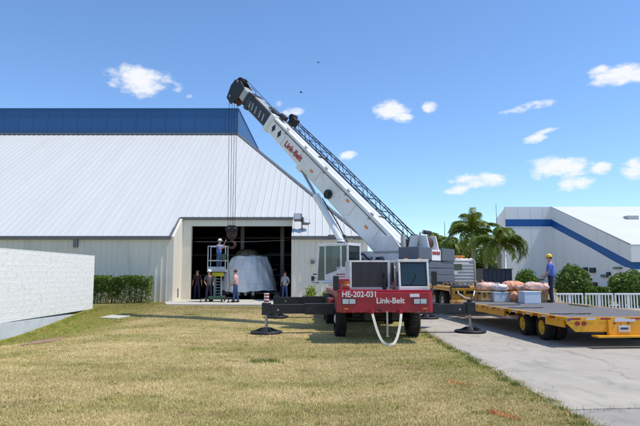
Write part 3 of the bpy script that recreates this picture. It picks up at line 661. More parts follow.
# tow hooks, tow sling and pole
for cx in (-.36, .36):
    MB().box(cx - .05, cx + .05, -.10, .02, .76, .86).box(cx - .03, cx + .03, -.13, -.101, .72, .84).build('tow_hook', 'red', cr, bev=.01)
def band(mb, pts, w, wd=Vector((1, 0, 0)), th=.008):
    pts = [Vector(p) for p in pts]; vs = []
    for i, p in enumerate(pts):
        d = (pts[min(i + 1, len(pts) - 1)] - pts[max(i - 1, 0)]).normalized(); n_ = Vector((0, 1, 0)); s_ = d.cross(n_).normalized() * w / 2
        vs += [p - s_ - n_ * th, p + s_ - n_ * th, p + s_ + n_ * th, p - s_ + n_ * th]
    fs = []
    for i in range(len(pts) - 1):
        for k in range(4): fs.append((i * 4 + k, i * 4 + (k + 1) % 4, i * 4 + 4 + (k + 1) % 4, i * 4 + 4 + k))
    return mb.add(vs, fs, False)
sl_ = []
for i in range(25):
    t = i / 24 * 2 - 1; x = .36 * (abs(t) ** .62 * (1 if t > 0 else -1)); z = .04 + .72 * abs(t) ** 1.7
    sl_.append((x + .01, -.12 - .34 * (1 - abs(t)) ** .8, z))
band(MB(), sl_, .062).build('tow_sling', 'strap', cr)
MB().cyl((.03, -.04, .82), (.03, -.05, .20), .026, n=8).cyl((.03, -.05, .22), (.03, -.05, .19), .05, n=8).build('tow_pole', 'steel', cr)
# wheels
def wheel(cx, cy, r=.50, w=.30, side=1, steer=0.):
    T = Tr(cx, cy, r) @ Rz(steer)
    prof = [(-w / 2, r * .62), (-w / 2, r * .9), (-w / 2 + .03, r * .97), (-w / 2 + .06, r), (w / 2 - .06, r), (w / 2 - .03, r * .97), (w / 2, r * .9), (w / 2, r * .62)]
    t_ = MB(T).lathe((0, 0, 0), (1, 0, 0), prof, 30, caps=False)
    for k in range(36):                                # tread lugs
        a_ = k / 36 * 2 * math.pi; T2 = T @ Matrix.Rotation(a_, 4, 'X'); t_2 = t_.M; t_.M = T2
        for s0, s1 in ((-w / 2 + .02, -.05), (.05, w / 2 - .02), (-.035, .035)): t_.box(s0, s1, -.022, .022, r - .01, r + .014)
        t_.M = t_2
    o = t_.build('wheel', 'rubber', cr)
    rm = MB(T).lathe((side * (w / 2 - .04), 0, 0), (side, 0, 0), [(-.1, r * .62), (.0, r * .6), (-.06, r * .5), (-.08, r * .3), (.03, r * .24), (.05, r * .12)], 20)
    rm.build('rim', 'white_paint', o); return o
for sx in (-1, 1):
    wheel(sx * (HW - .2), 1.72, side=sx)
    for cy in (5.9, 7.2):
        wheel(sx * (HW - .18), cy, side=sx)
for cy in (1.72, 5.9, 7.2): MB().cyl((-HW + .3, cy, .5), (HW - .3, cy, .5), .09, n=8).build('axle', 'black', cr)
# suspension and driveline clutter under the deck, seen below the bumper
MB().box(-.7, .7, 1.5, 1.9, .55, .75).box(-.22, .22, 2.0, 5.4, .5, .8).box(-.85, -.5, 2.0, 2.4, .55, .95).box(.5, .85, 2.0, 2.5, .5, .95).build('undercarriage', 'black', cr, bev=.02)
# radiator housing
RX0, RX1, RY = -.84, .24, .72
rh = MB().box(RX0, RX0 + .06, RY, RY + 1.3, 1.35, 2.06).box(RX1 - .06, RX1, RY, RY + 1.3, 1.35, 2.06).box(RX0, RX1, RY + .002, RY + 1.3, 2.062, 2.11).build('engine_housing', 'white_paint', cr, bev=.008)
MB().box(RX0 + .07, RX1 - .07, RY + .06, RY + 1.2, 1.35, 2.05).build('radiator', 'grille', rh)
mb = MB()
nsl = 26
for i in range(nsl):
    x = RX0 + .075 + (RX1 - RX0 - .15) * (i + .5) / nsl; mb.box(x - .006, x + .006, RY + .005, RY + .05, 1.36, 2.05)
mb.build('grille_slat', 'gutter', rh)['kind'] = 'stuff'
MB().box(RX0 + .02, RX1 - .02, RY - .04, RY - .002, 1.35, 1.40).build('grille_sill', 'steel', rh)
MB().cyl((.08, RY - .12, 1.34), (.08, RY - .12, 1.66), .05, n=10).cyl((.08, RY - .12, 1.66), (.08, RY - .14, 1.78), .035, n=8).build('exhaust_pipe', 'black', cr)
# carrier cab (drives on the lawn's right)
cx0, cx1, cy0, cy1, cz0, cz1 = .40, 1.20, .28, 1.75, 1.33, 2.13
F_ = frame((0, 0, 0), (0, 1, 0), (0, 0, 1), (1, 0, 0))
cabprof = [(cy0, cz0), (cy0 + .01, cz0 + .10), (cy0 + .10, cz1 - .03), (cy0 + .14, cz1), (cy1, cz1), (cy1, cz0)]
cab = MB(); 
cab.box(cx0, cx1, cy0, cy1, cz0, cz0 + .10)            # sill
cab.box(cx0 - .01, cx1 + .01, cy0 + .09, cy1, cz1 - .07, cz1)   # roof
for xa, xb in ((cx0, cx0 + .055), (cx1 - .055, cx1)):  # front pillars
    cab.prism([(cy0 + .003, cz0 + .1), (cy0 + .07, cz0 + .1), (cy0 + .16, cz1 - .07), (cy0 + .095, cz1 - .07)], F_, xa, xb)
    cab.box(xa, xb, .92, 1.0, cz0 + .1, cz1 - .07)
    cab.box(xa, xb, cy1 - .08, cy1 - .01, cz0 + .1, cz1 - .07)
cab.box(cx0 + .002, cx1 - .002, cy1 - .06, cy1 - .001, cz0 + .1, cz1 - .071)
co = cab.build('carrier_cab', 'white_paint', cr, bev=.014)
wsP = [(cy0 + .03, cz0 + .1), (cy0 + .04, cz0 + .1), (cy0 + .13, cz1 - .07), (cy0 + .12, cz1 - .07)]
MB().prism(wsP, F_, cx0 + .056, cx1 - .056).build('windshield', 'glass', co)
sealp = MB()
for (a0_, a1_, b0_, b1_) in ((cx0 + .05, cx1 - .05, 0, .05), (cx0 + .05, cx1 - .05, .95, 1)):
    pz0 = cz0 + .1 + (cz1 - .07 - cz0 - .1) * b0_; pz1 = cz0 + .1 + (cz1 - .17 - cz0) * b1_
    y_0 = cy0 + .02 + .09 * b0_; sealp.box(a0_, a1_, y_0, y_0 + .01, pz0, pz1)
for xa in (cx0 + .05, cx1 - .075): sealp.prism([(cy0 + .02, cz0 + .1), (cy0 + .03, cz0 + .1), (cy0 + .12, cz1 - .07), (cy0 + .11, cz1 - .07)], F_, xa, xa + .025)
sealp.build('window_seal', 'rubber', co)['kind'] = 'stuff'
for xa in (cx0 + .022, cx1 - .032):
    MB().box(xa, xa + .01, cy0 + .17, .92, cz0 + .1, cz1 - .07).build('side_window', 'glass', co)
    MB().box(xa, xa + .01, 1.0, cy1 - .08, cz0 + .1, cz1 - .07).build('side_window', 'glass', co)
MB().tube([(cx1 - .5, cy0 + .025, cz0 + .115), (cx1 - .35, cy0 + .05, cz0 + .35), (cx1 - .33, cy0 + .058, cz0 + .44)], .009, 5).tube([(cx0 + .12, cy0 + .025, cz0 + .115), (cx0 + .3, cy0 + .03, cz0 + .17)], .009, 5).build('wiper', 'rubber', co)
MB().box(cx0 + .2, cx1 - .2, 1.05, 1.2, cz0 + .05, cz0 + .5).box(cx0 + .2, cx1 - .2, .85, 1.2, cz0 + .05, cz0 + .17).build('seat', 'black', co, bev=.03)
sw = MB(); sw.tube([(.78 + .16 * math.cos(a_), .62 + .04 * math.sin(a_), cz0 + .3 + .14 * math.sin(a_)) for a_ in [i * 2 * math.pi / 16 for i in range(17)]], .012, 5); sw.build('steering_wheel', 'black', co)
MB().box(cx0 + .06, cx1 - .06, cy0 + .1, cy0 + .28, cz0 + .05, cz0 + .16).build('dashboard', 'black', co)
for (xx, zz) in ((-1.24, 1.38), (1.30, 1.50)):
    m1 = MB().tube([(xx * .93, .25, 1.30), (xx, .22, zz), (xx, .22, zz + .34)], .012, 5).build('mirror', 'black', cr)
    MB().box(xx - .075, xx + .075, .17, .21, zz - .05, zz + .32).build('mirror_glass', 'black', m1, bev=.015)
for cx in (.62, .98): MB().box(cx - .05, cx + .05, cy0 + .14, cy0 + .2, cz1 + .002, cz1 + .035).build('marker_light', 'orange', co)
# side boxes and steps on the carrier
for sx in (-1, 1):
    MB().box(sx * .95 - .24, sx * .95 + .24, 3.35, 5.1, .62, .97).build('tool_box', 'red', cr, bev=.02)
MB().box(-1.2, -.86, .62, 1.0, 1.35, 1.62).build('battery_box', 'red', cr, bev=.02)
# outriggers
def outrigger(cy, xl, xr, zs=0.):
    for (x, sg) in ((xl, -1), (xr, 1)):
        b1 = MB().box(min(0, sg * 2.0), max(0, sg * 2.0), cy - .16, cy + .16, .56, .88).build('outrigger_box', 'black', cr, bev=.012)
        x0, x1 = sorted((sg * 1.9, x)); b2 = MB().box(x0, x1, cy - .13, cy + .13, .585, .855).build('outrigger_beam', 'black', cr, bev=.01)
        MB().box(x - .13, x + .13, cy - .17, cy + .17, .55, .90).build('beam_head', 'black', b2, bev=.012)
        zg_ = float(zl(*( (cr.matrix_basis @ Vector((x, cy, 0)))[:2])))
        tall = sg < 0 and cy < 5
        j = MB().cyl((x, cy - .0, .87), (x, cy, 1.18 if tall else .97), .075, n=14).build('jack', 'lettering_white' if tall else 'black', b2)
        for k in range(3 if tall else 0): MB().cyl((x, cy, .93 + k * .09), (x, cy, .97 + k * .09), .078, n=14).build('jack_stripe', 'red', b2)
        MB().cyl((x, cy, zg_ + .14), (x, cy, .56), .045, n=12).build('jack_rod', 'steel', b2)
        fl_ = MB().lathe((x, cy, zg_ + .035), (0, 0, 1), [(0, .47), (.03, .47), (.045, .44), (.05, .2), (.12, .13), (.14, .07)], 26)
        for k in range(6):
            a_ = k * math.pi / 3; T = Tr(x, cy, zg_ + .06) @ Rz(a_); fl_.prism([(.1, .02), (.38, .02), (.12, .13)], T @ frame((0, 0, 0), (1, 0, 0), (0, 0, 1), (0, -1, 0)), -.01, .01)
        fl_.build('outrigger_float', 'black', b2)
        MB().cyl((x - sg * .35, cy - .17, .70), (x - sg * .35, cy - .18, .70), .03, n=8).build('beam_pin', 'steel', b2)
outrigger(2.65, -3.13, 2.97)
outrigger(7.9, -3.0, 2.9)

# superstructure: its own frame, +X' along the boom's heading D, +Y' to the operator's left L
Dw = Vector((-.8, .6, 0)); RCw = Vector((1.43, 19.3, 0))
Lw = Vector((0, 0, 1)).cross(Dw)
U = CI @ frame(RCw, Dw, Lw, Vector((0, 0, 1)))         # superstructure -> crane frame
MB(U).cyl((0, 0, 1.12), (0, 0, 1.34), .62, n=28).build('turntable', 'black', cr)
MB(U).box(-2.0, 1.1, -.42, -.34, 1.36, 2.5).build('side_plate', 'boom_white', cr, bev=.01)
MB(U).box(-2.0, 1.1, .34, .42, 1.36, 2.5).build('side_plate', 'boom_white', cr, bev=.01)
MB(U).box(-1.9, .9, -.75, .75, 1.34, 1.5).build('upper_deck', 'boom_white', cr, bev=.02)
MB(U).prism([(-1.9, 2.4), (-.7, 2.4), (-1.0, 3.0), (-1.45, 3.0)], frame((0, 0, 0), (1, 0, 0), (0, 0, 1), (0, -1, 0)), -.42, -.36).build('pivot_bracket', 'boom_white', cr, bev=.01)
MB(U).prism([(-1.9, 2.4), (-.7, 2.4), (-1.0, 3.0), (-1.45, 3.0)], frame((0, 0, 0), (1, 0, 0), (0, 0, 1), (0, -1, 0)), .36, .42).build('pivot_bracket', 'boom_white', cr, bev=.01)
# machinery between housing and boom: pumps, hoses, valves
mb = MB(U).box(-.9, .3, .45, .9, 1.5, 1.95).box(-1.6, -1.0, .45, 1.0, 1.5, 1.8); mb.build('hydraulic_block', 'boom_grey', cr, bev=.03)
mb = MB(U)
for i in range(14):
    x = -1.3 + i * .13; mb.tube([(x, .5, 1.95), (x + .08, .62 + rnd(-.05, .1), 2.1 + rnd(0, .2)), (x + rnd(-.2, .3), .48, 2.3), (x + .1, .43, 2.1)], .017, 5)
mb.build('hydraulic_hose', 'rubber', cr)['kind'] = 'stuff'
MB(U).box(-.35, .1, .45, .62, 2.0, 2.35).build('valve_box', 'boom_white', cr, bev=.02)
MB(U).cyl((-1.1, .45, 1.75), (-1.1, .7, 1.75), .18, n=16).build('swing_motor', 'steel', cr)
# counterweight: five slabs, the top one split round the winch
cwx0, cwx1 = -2.82, -2.2
for k in range(3): MB(U).box(cwx0 + .01 * k, cwx1, -1.3 + .02 * (k % 2), 1.3 - .02 * (k % 2), 1.50 + k * .215, 1.705 + k * .215).build('counterweight_slab', 'cw_grey', cr, bev=.02)
MB(U).box(cwx0 - .02, cwx1 + .05, .42, 1.30, 2.16, 2.56).build('counterweight_slab', 'cw_grey', cr, bev=.02)
MB(U).box(cwx0 - .02, cwx1 + .05, -1.30, -.30, 2.16, 2.56).build('counterweight_slab', 'cw_grey', cr, bev=.02)
MB(U).box(cwx1 + .06, -1.9, -.6, .6, 1.5, 2.4).build('counterweight_frame', 'boom_white', cr, bev=.02)
MB(U).box(cwx0 + .02, cwx1, -.29, .41, 2.162, 2.5).build('rear_panel', 'boom_white', cr, bev=.01)
letters('Link-Belt', .15, U @ Tr(cwx0 + .008, .06, 2.40) @ frame((0, 0, 0), (0, -1, 0), (0, 0, 1), (-1, 0, 0)), 'lettering_red', cr, bold=.005)
# winch with its side plates on top
for yy in (-.30, .36):
    MB(U).prism([(-2.75, 2.5), (-2.0, 2.5), (-2.1, 2.95), (-2.65, 2.95)], frame((0, 0, 0), (1, 0, 0), (0, 0, 1), (0, -1, 0)), -yy - .06, -yy).build('winch_plate', 'boom_white', cr, bev=.01)
MB(U).cyl((-2.38, -.29, 2.72), (-2.38, .29, 2.72), .2, n=20).cyl((-2.38, -.29, 2.72), (-2.38, -.26, 2.72), .25, n=20).cyl((-2.38, .26, 2.72), (-2.38, .29, 2.72), .25, n=20).build('winch_drum', 'hook', cr)
MB(U).cyl((-2.5, .28, 3.06), (-2.5, -.18, 3.06), .065, n=14).build('muffler', 'black', cr)
MB(U).tube([(-2.5, .30, 3.06), (-2.5, .48, 3.04), (-2.45, .52, 2.9), (-2.4, .5, 2.5)], .03, 8).build('exhaust_pipe', 'steel', cr)
MB(U).box(-2.05, -1.95, .62, .78, 2.4, 3.0).build('light_post', 'boom_tip', cr, bev=.01)
MB(U).cyl((-2.0, .1, 2.9), (-1.95, -.25, 2.95), .10, n=14).cyl((-1.8, .2, 2.75), (-1.8, -.35, 2.75), .13, n=14).build('auxiliary_winch', 'black', cr)

# operator's cab (left of the boom)
Cx0, Cx1, Cy0, Cy1, Cz0, Cz1 = -.46, .80, .75, 1.52, 1.46, 2.74
UF = frame((0, 0, 0), (1, 0, 0), (0, 0, 1), (0, -1, 0))     # (x', z) plane
op = MB(U)
op.box(Cx0, Cx1 - .06, Cy0, Cy1, Cz1 - .09, Cz1)
op.box(Cx0, Cx1 - .02, Cy0, Cy1, Cz0, Cz0 + .08)
op.box(Cx0, -.02, Cy1 - .05, Cy1 - .001, Cz0 + .08, 1.98)
op.prism([(-.02, Cz0 + .08), (.46, Cz0 + .08), (.46, 1.72), (-.02, 1.86)], UF, -Cy1 + .001, -Cy1 + .05)
for (xa, xb) in ((Cx0, Cx0 + .06), (-.22, -.15), (.42, .47)): op.box(xa, xb, Cy1 - .052, Cy1 - .003, Cz0 + .08, Cz1 - .09)
op.prism([(Cx1 - .05, Cz0 + .08), (Cx1 - .02, Cz0 + .08), (Cx1 - .09, Cz1 - .09), (Cx1 - .13, Cz1 - .09)], UF, -Cy1 + .002, -Cy1 + .05)
op.box(Cx0 + .002, Cx0 + .05, Cy0, Cy1 - .055, Cz0 + .08, 2.06); op.box(Cx0 + .002, Cx0 + .05, Cy0, Cy0 + .07, 2.06, Cz1 - .09)
op.box(Cx0 + .06, Cx1 - .1, Cy0, Cy0 + .04, Cz0 + .08, 1.9)
opo = op.build('upper_cab', 'white_paint', cr, bev=.014)
MB(U).box(Cx0 + .06, -.22, Cy1 - .03, Cy1 - .02, 1.98, Cz1 - .09).build('window', 'glass', opo)
MB(U).prism([(-.15, 1.86), (.42, 1.74), (.42, Cz1 - .1), (-.15, Cz1 - .1)], UF, -Cy1 + .02, -Cy1 + .03).build('door_window', 'glass_g', opo)
MB(U).prism([(.47, Cz0 + .08), (Cx1 - .05, Cz0 + .08), (Cx1 - .13, Cz1 - .09), (.47, Cz1 - .09)], UF, -Cy1 + .02, -Cy1 + .03).build('window', 'glass_g', opo)
MB(U).box(Cx0 + .02, Cx0 + .03, Cy0 + .07, Cy1 - .055, 2.06, Cz1 - .09).build('rear_window', 'glass', opo)
MB(U).prism([(Cx1 - .045, Cz0 + .08), (Cx1 - .035, Cz0 + .08), (Cx1 - .11, Cz1 - .09), (Cx1 - .12, Cz1 - .09)], UF, -Cy1 + .05, -Cy0).build('windshield', 'glass_g', opo)
MB(U).box(-.35, .05, Cy0 + .2, Cy1 - .2, 1.55, 1.85).box(-.42, -.3, Cy0 + .2, Cy1 - .2, 1.85, 2.4).build('operator_seat', 'black', opo, bev=.03)
lv = MB(U).box(.1, .62, Cy0 + .15, Cy0 + .5, 1.55, 1.88).box(.45, .68, Cy0 + .15, Cy1 - .15, 1.55, 1.8)
for i in range(7): lv.tube([(.15 + i * .07, Cy0 + .25 + (i % 3) * .12, 1.8), (.2 + i * .07, Cy0 + .27 + (i % 3) * .12, 2.06 + .05 * (i % 2))], .014, 5)
lv.build('control_levers', 'black', opo)['kind'] = 'stuff'
for (x0, x1, z0, z1) in ((-.5, -.02, 1.72, 1.755), (-.5, .1, 1.65, 1.675)): MB(U).box(x0, x1, Cy1 + .001, Cy1 + .004, z0, z1).build('red_stripe', 'lettering_red', opo)
MB(U).tube([(Cx1, Cy1 + .0, 1.62), (Cx1 + .12, Cy1 + .03, 1.62)], .012, 5).box(Cx1 + .08, Cx1 + .18, Cy1, Cy1 + .04, 1.52, 1.68).box(Cx1 - .02, Cx1 + .10, Cy1 + .0, Cy1 + .05, 1.72, 1.76).build('mirror', 'black', opo)
MB(U).box(Cx0 + .1, Cx1 - .3, Cy1 + .002, Cy1 + .1, Cz0 - .03, Cz0 + .0).tube([(Cx1 - .1, Cy1, Cz0), (Cx1 + .15, Cy1 + .05, Cz0 + .02)], .02, 5).build('cab_step', 'steel', opo)
MB(U).tube([(-.1, Cy1 + .03, 1.9), (-.1, Cy1 + .05, 2.25)], .01, 5).build('door_handle', 'black', opo)

# boom
EL = math.atan2(6.80, 7.21)
Bl = Vector((math.cos(EL), 0, math.sin(EL))); Nl = Vector((-math.sin(EL), 0, math.cos(EL))); Sl = Vector((0, 1, 0))
BM = U @ frame((-1.2, 0, 2.62), Bl, Sl, Nl)            # x along the boom, y to the left, z up
BF = BM @ frame((0, 0, 0), (0, 1, 0), (0, 0, 1), (1, 0, 0))   # cross-section plane, extruded along the boom
def boxsec(w, h, zc, c=.06): return [(-w, zc - h + c), (-w + c * 1.4, zc - h), (w - c * 1.4, zc - h), (w, zc - h + c), (w, zc + h - c * .4), (w - c * .4, zc + h), (-w + c * .4, zc + h), (-w, zc + h - c * .4)]
s1 = MB(); c0 = boxsec(.29, .47, -.05); c1 = boxsec(.28, .325, .05); nn_ = len(c0)
vs_ = [BF @ Vector((x, z, -.25)) for x, z in c0] + [BF @ Vector((x, z, 7.42)) for x, z in c1]
s1.add(vs_, [tuple(range(nn_ - 1, -1, -1)), tuple(range(nn_, 2 * nn_))] + [(i, (i + 1) % nn_, nn_ + (i + 1) % nn_, nn_ + i) for i in range(nn_)]); b1 = s1.build('boom_section', 'boom_white', cr, bev=.01)
mb = MB(); mb.prism([(-.30, .27), (.30, .27), (.30, .29), (-.30, .29)], BF, 0.2, 7.3)
for x in (1.2, 2.5, 3.8, 5.1, 6.3): mb.M = BM; mb.cyl((x, .302, .22), (x, .33, .22), .03, n=8); mb.box(x - .06, x + .06, .25, .33, .412, .45)
mb.build('boom_fitting', 'boom_tip', b1)['kind'] = 'stuff'
MB(BM).box(7.2, 7.44, -.32, .32, -.32, .42).build('boom_collar', 'boom_white', b1, bev=.015)
MB(BM).cyl((3.08, .28, -.22), (3.08, .36, -.22), .17, n=18).cyl((3.08, .36, -.22), (3.08, .40, -.22), .09, n=12).build('boom_boss', 'black', b1)
def diamond(mb, x, z, a_, b_, y, sk=0): mb.prism([(x - a_, z), (x + sk, z - b_), (x + a_, z), (x - sk, z + b_)], BM @ frame((0, 0, 0), (1, 0, 0), (0, 0, 1), (0, -1, 0)), -y - .004, -y)
for x in (6.55, 6.95): 
    mb = MB(); diamond(mb, x, .03, .10, .17, .285, -.02); mb.build('boom_opening', 'black', b1)
letters('Link-Belt', .32, BM @ Tr(5.5, .296, -.05) @ frame((0, 0, 0), (-1, 0, 0), (0, 0, 1), (0, 1, 0)), 'lettering_red', b1, sx=.95, bold=.007)
s2 = MB(); s2.prism(boxsec(.26, .31, .04), BF, 7.30, 8.95); b2_ = s2.build('boom_section', 'boom_grey', cr, bev=.01)
MB(BM).box(7.46, 8.9, -.2, .2, .352, .37).build('boom_top_plate', 'boom_tip', b2_)
for x in (7.75, 8.0, 8.3, 8.55, 8.75):
    MB(BM @ Tr(x, .262, .0) @ Matrix.Rotation(R(18), 4, 'Y')).box(-.03, .03, 0, .006, -.14, .16).build('boom_mark', 'boom_tip', b2_)
MB(BM).box(8.78, 8.97, -.29, .29, -.30, .39).build('boom_collar', 'boom_grey', b2_, bev=.015)
s3 = MB(); s3.prism(boxsec(.21, .25, .05), BF, 8.9, 9.75); b3 = s3.build('boom_section', 'boom_tip', cr, bev=.01)
MB(BM).box(9.05, 9.2, -.25, .25, -.25, .34).build('boom_collar', 'boom_grey', b3, bev=.01)
MB(BM).tube([(8.95, .05, .36), (9.02, .05, .5), (9.3, .15, .52)], .014, 5).tube([(7.9, .05, .38), (8.0, .1, .52), (8.15, .2, .5)], .014, 5).build('cable_guide', 'black', b3)
hdp = [(9.55, .32), (9.95, .42), (10.25, .30), (10.3, -.02), (10.15, -.55), (9.75, -.62), (9.55, -.25)]
hh = MB()
for y0 in (-.24, .19): hh.prism(hdp, BM @ frame((0, 0, 0), (1, 0, 0), (0, 0, 1), (0, -1, 0)), y0, y0 + .05)
ho = hh.build('boom_head', 'black', cr, bev=.008); ho['kind'] = 'stuff'
for (x, z, r) in ((10.05, .32, .20), (10.0, -.38, .24)):
    mb = MB(BM)
    for yy in (-.13, -.02, .09): mb.cyl((x, yy, z), (x, yy + .06, z), r, n=20)
    mb.build('sheave', 'rubber', ho)
    MB(BM).cyl((x, -.27, z), (x, .27, z), .05, n=10).build('sheave_pin', 'steel', ho)
MB(BM).box(9.6, 9.9, -.18, .18, -.5, -.26).build('head_block', 'hook', ho, bev=.02)
# lift cylinder
def bp(x, z, y=0): return BM @ Vector((x, y, z))
top_ = bp(4.75, -.36); base_ = U @ Vector((.95, 0, 1.6))
base_ = CI @ at(346, 249, 18.9); top_ = bp(4.95, -.42)
dd = (base_ - top_)
MB().cyl(top_, top_ + dd * .42, .055, n=14).build('cylinder_rod', 'steel', cr)
MB().cyl(top_ + dd * .38, base_, .115, n=18).cyl(top_ + dd * .36, top_ + dd * .41, .135, n=18).build('lift_cylinder', 'boom_white', cr)
MB(BM).box(4.82, 5.1, -.14, .14, -.50, -.33).build('cylinder_lug', 'boom_white', b1, bev=.01)
MB().tube([top_ + dd * .40 + Vector((.16, -.1, 0)), top_ + dd * .7 + Vector((.2, -.12, 0)), base_ + Vector((.1, -.1, .1))], .02, 6).build('hydraulic_hose', 'rubber', cr)
# lattice jib stowed along the right side
JY0, JY1, JZ0, JZ1, JA, JB = -.60, -.34, .43, .69, -.35, 6.9
def jz(x, t): return (JZ0 + (JZ1 - JZ0) * t) - .06 * max(0, (x - 4) / 3)
for (yy, t) in ((JY0, 0), (JY1, 0), (JY0, 1), (JY1, 1)):
    MB(BM).tube([(JA, yy, jz(JA, t)), (4, yy, jz(4, t)), (JB, yy, jz(JB, t))], .018, 6).build('jib_chord', 'jib', cr)
mb = MB(BM); x = JA; k = 0; st = .36
while x < JB - st:
    a_, b_ = (0, 1) if k % 2 else (1, 0)
    for yy in (JY0, JY1): mb.tube([(x, yy, jz(x, a_)), (x + st, yy, jz(x + st, b_))], .011, 4)
    for t in (0, 1): mb.tube([(x, JY0 if a_ else JY1, jz(x, t)), (x + st, JY1 if a_ else JY0, jz(x + st, t))], .010, 4)
    mb.tube([(x, JY0, jz(x, 0)), (x, JY0, jz(x, 1))], .009, 4)
    x += st; k += 1
mb.build('jib_lacing', 'jib', cr)['kind'] = 'stuff'
for x in (1.1, 4.6): MB(BM).box(x, x + .06, -.58, -.05, .385, .42).build('jib_bracket', 'black', cr)
MB(BM).box(6.75, 7.05, -.60, -.32, .40, .72).build('jib_head', 'black', cr, bev=.02)
MB(BM).cyl((7.05, -.6, .66), (7.05, -.34, .66), .13, n=14).build('jib_sheave', 'rubber', cr)
MB(BM).box(7.35, 7.9, -.2, .1, .43, .50).box(7.0, 7.3, -.2, .0, .43, .6).build('rope_guard', 'boom_grey', cr, bev=.01)
MB(BM).tube([(-.9, -.1, .25), (-.2, -.1, .62), (3, -.1, .50), (7.3, -.1, .46), (9.95, -.02, .54)], .012, 5).tube([(-1.1, .02, .1), (-.2, .02, .55), (7.3, .02, .47)], .012, 5).build('hoist_rope', 'cable', cr)
# hook block and falls
hk = CI @ at(231.7, 236, 22.9)
hz = lambda py: zat(py, 22.9)
zt_, zb_ = hz(224.5), hz(246)
hkx, hky = hk.x, hk.y
tipP = bp(10.0, -.38)
for (ox, oy) in ((-.22, -.03), (-.1, .03), (.02, -.03), (.12, .03)):
    MB().tube([(tipP.x + ox * .95, tipP.y + oy, tipP.z - .1), (hkx + ox * .8 + .02, hky + oy, zt_ - .1)], .010, 5).build('hoist_cable', 'cable', cr)
HBp = MB(); zc = zt_ - .27
for yy in (-.10, .06): HBp.prism([(-.2, zc - .2), (-.1, zc - .34), (.1, zc - .34), (.2, zc - .2), (.22, zc + .12), (.12, zc + .24), (-.12, zc + .24), (-.22, zc + .12)], Tr(hkx, hky, 0) @ frame((0, 0, 0), (1, 0, 0), (0, 0, 1), (0, -1, 0)), yy, yy + .03)
hbo = HBp.build('hook_block', 'hook', cr, bev=.01); hbo['kind'] = 'stuff'
for xx, rr in ((-.125, .135), (.125, .135)):
    so_ = MB().lathe((hkx + xx, hky - .10, zc + .08), (0, -1, 0), [(0, rr), (.05, rr), (.03, rr * .8), (.02, rr * .5), (.07, rr * .4), (.08, rr * .15)], 18).build('sheave', 'black', hbo)
MB().lathe((hkx, hky - .10, zc - .22), (0, -1, 0), [(0, .10), (.04, .10), (.06, .03)], 14).build('swivel', 'black', hbo)
hkp = [(hkx + .0, hky, zc - .3), (hkx, hky, zc - .42), (hkx + .11, hky, zc - .47), (hkx + .15, hky, zc - .57), (hkx + .08, hky, zc - .68), (hkx - .04, hky, zc - .69), (hkx - .12, hky, zc - .60), (hkx - .11, hky, zc - .53)]
MB().tube(hkp, [.05, .05, .055, .06, .055, .045, .03, .012], 10).build('hook', 'hook', hbo)

# ================================================================== RIGHT BUILDING
XS = xat(631.5, 262, 60); YS0 = 60.0; YS1 = 81.0
def on_x(px, py, X):
    d = ray(px, py); t = X / d.x; return Vector((X, d.y * t, EYE + d.z * t))
XS = at(631.5, 255, 60).x
far = on_x(551, 207, XS); YS1 = far.y; zr = far.z
zf = zat(244.8, YS0); zfb = zat(262, YS0)
rb = thing('warehouse', 'large pale warehouse with a blue stripe and white sloping roof on the right', 'building', (XS, YS0, 0))
G = Tr(-XS, -YS0, 0)
FY = frame((0, 0, 0), (0, 1, 0), (0, 0, 1), (1, 0, 0))
MB(G).prism([(YS0 + .3, -.2), (YS1, -.2), (YS1, zr - .02), (YS0 + .3, zf + .02)], FY, XS, XS + .3).build('side_wall', 'bwall', rb)
MB(G).box(XS + .02, XS + 60, YS0 + .31, YS0 + .6, -.2, zfb).build('front_wall', 'bwall', rb)
MB(G).box(XS - .02, XS + 60, YS0, YS0 + .30, zfb, zf).build('fascia', 'bwall', rb)
MB(G).add([(XS - .02, YS0 - .02, zf + .03), (XS + 60, YS0 - .02, zf + .03), (XS + 60, YS1, zr + .03), (XS - .02, YS1, zr + .03)], [(0, 1, 2, 3)]).add([(XS - .02, YS1, zr + .03), (XS + 60, YS1, zr + .03), (XS + 60, YS1 + 21, zf + .03), (XS - .02, YS1 + 21, zf + .03)], [(0, 1, 2, 3)]).build('roof', 'roofw', rb)
MB(G).prism([(YS0 - .03, zf), (YS1, zr), (YS1, zr + .12), (YS0 - .03, zf + .12)], FY, XS - .06, XS - .005).build('verge_trim', 'roofw', rb)
st = [on_x(x, y, XS) for x, y in ((551, 219.3), (590, 240), (631, 261.6), (631, 268.2), (625, 266.8), (613.5, 260.8), (590, 247.2), (551, 226.4))]
MB(G).prism([(p.y, p.z) for p in st], FY, XS - .035, XS - .004).build('blue_stripe', 'blue_stripe', rb)
MB(G).box(XS - .03, XS + 60, YS0 + .27, YS0 + .305, zat(269.2, YS0 + .3), zfb - .004).build('blue_stripe', 'blue_stripe', rb)
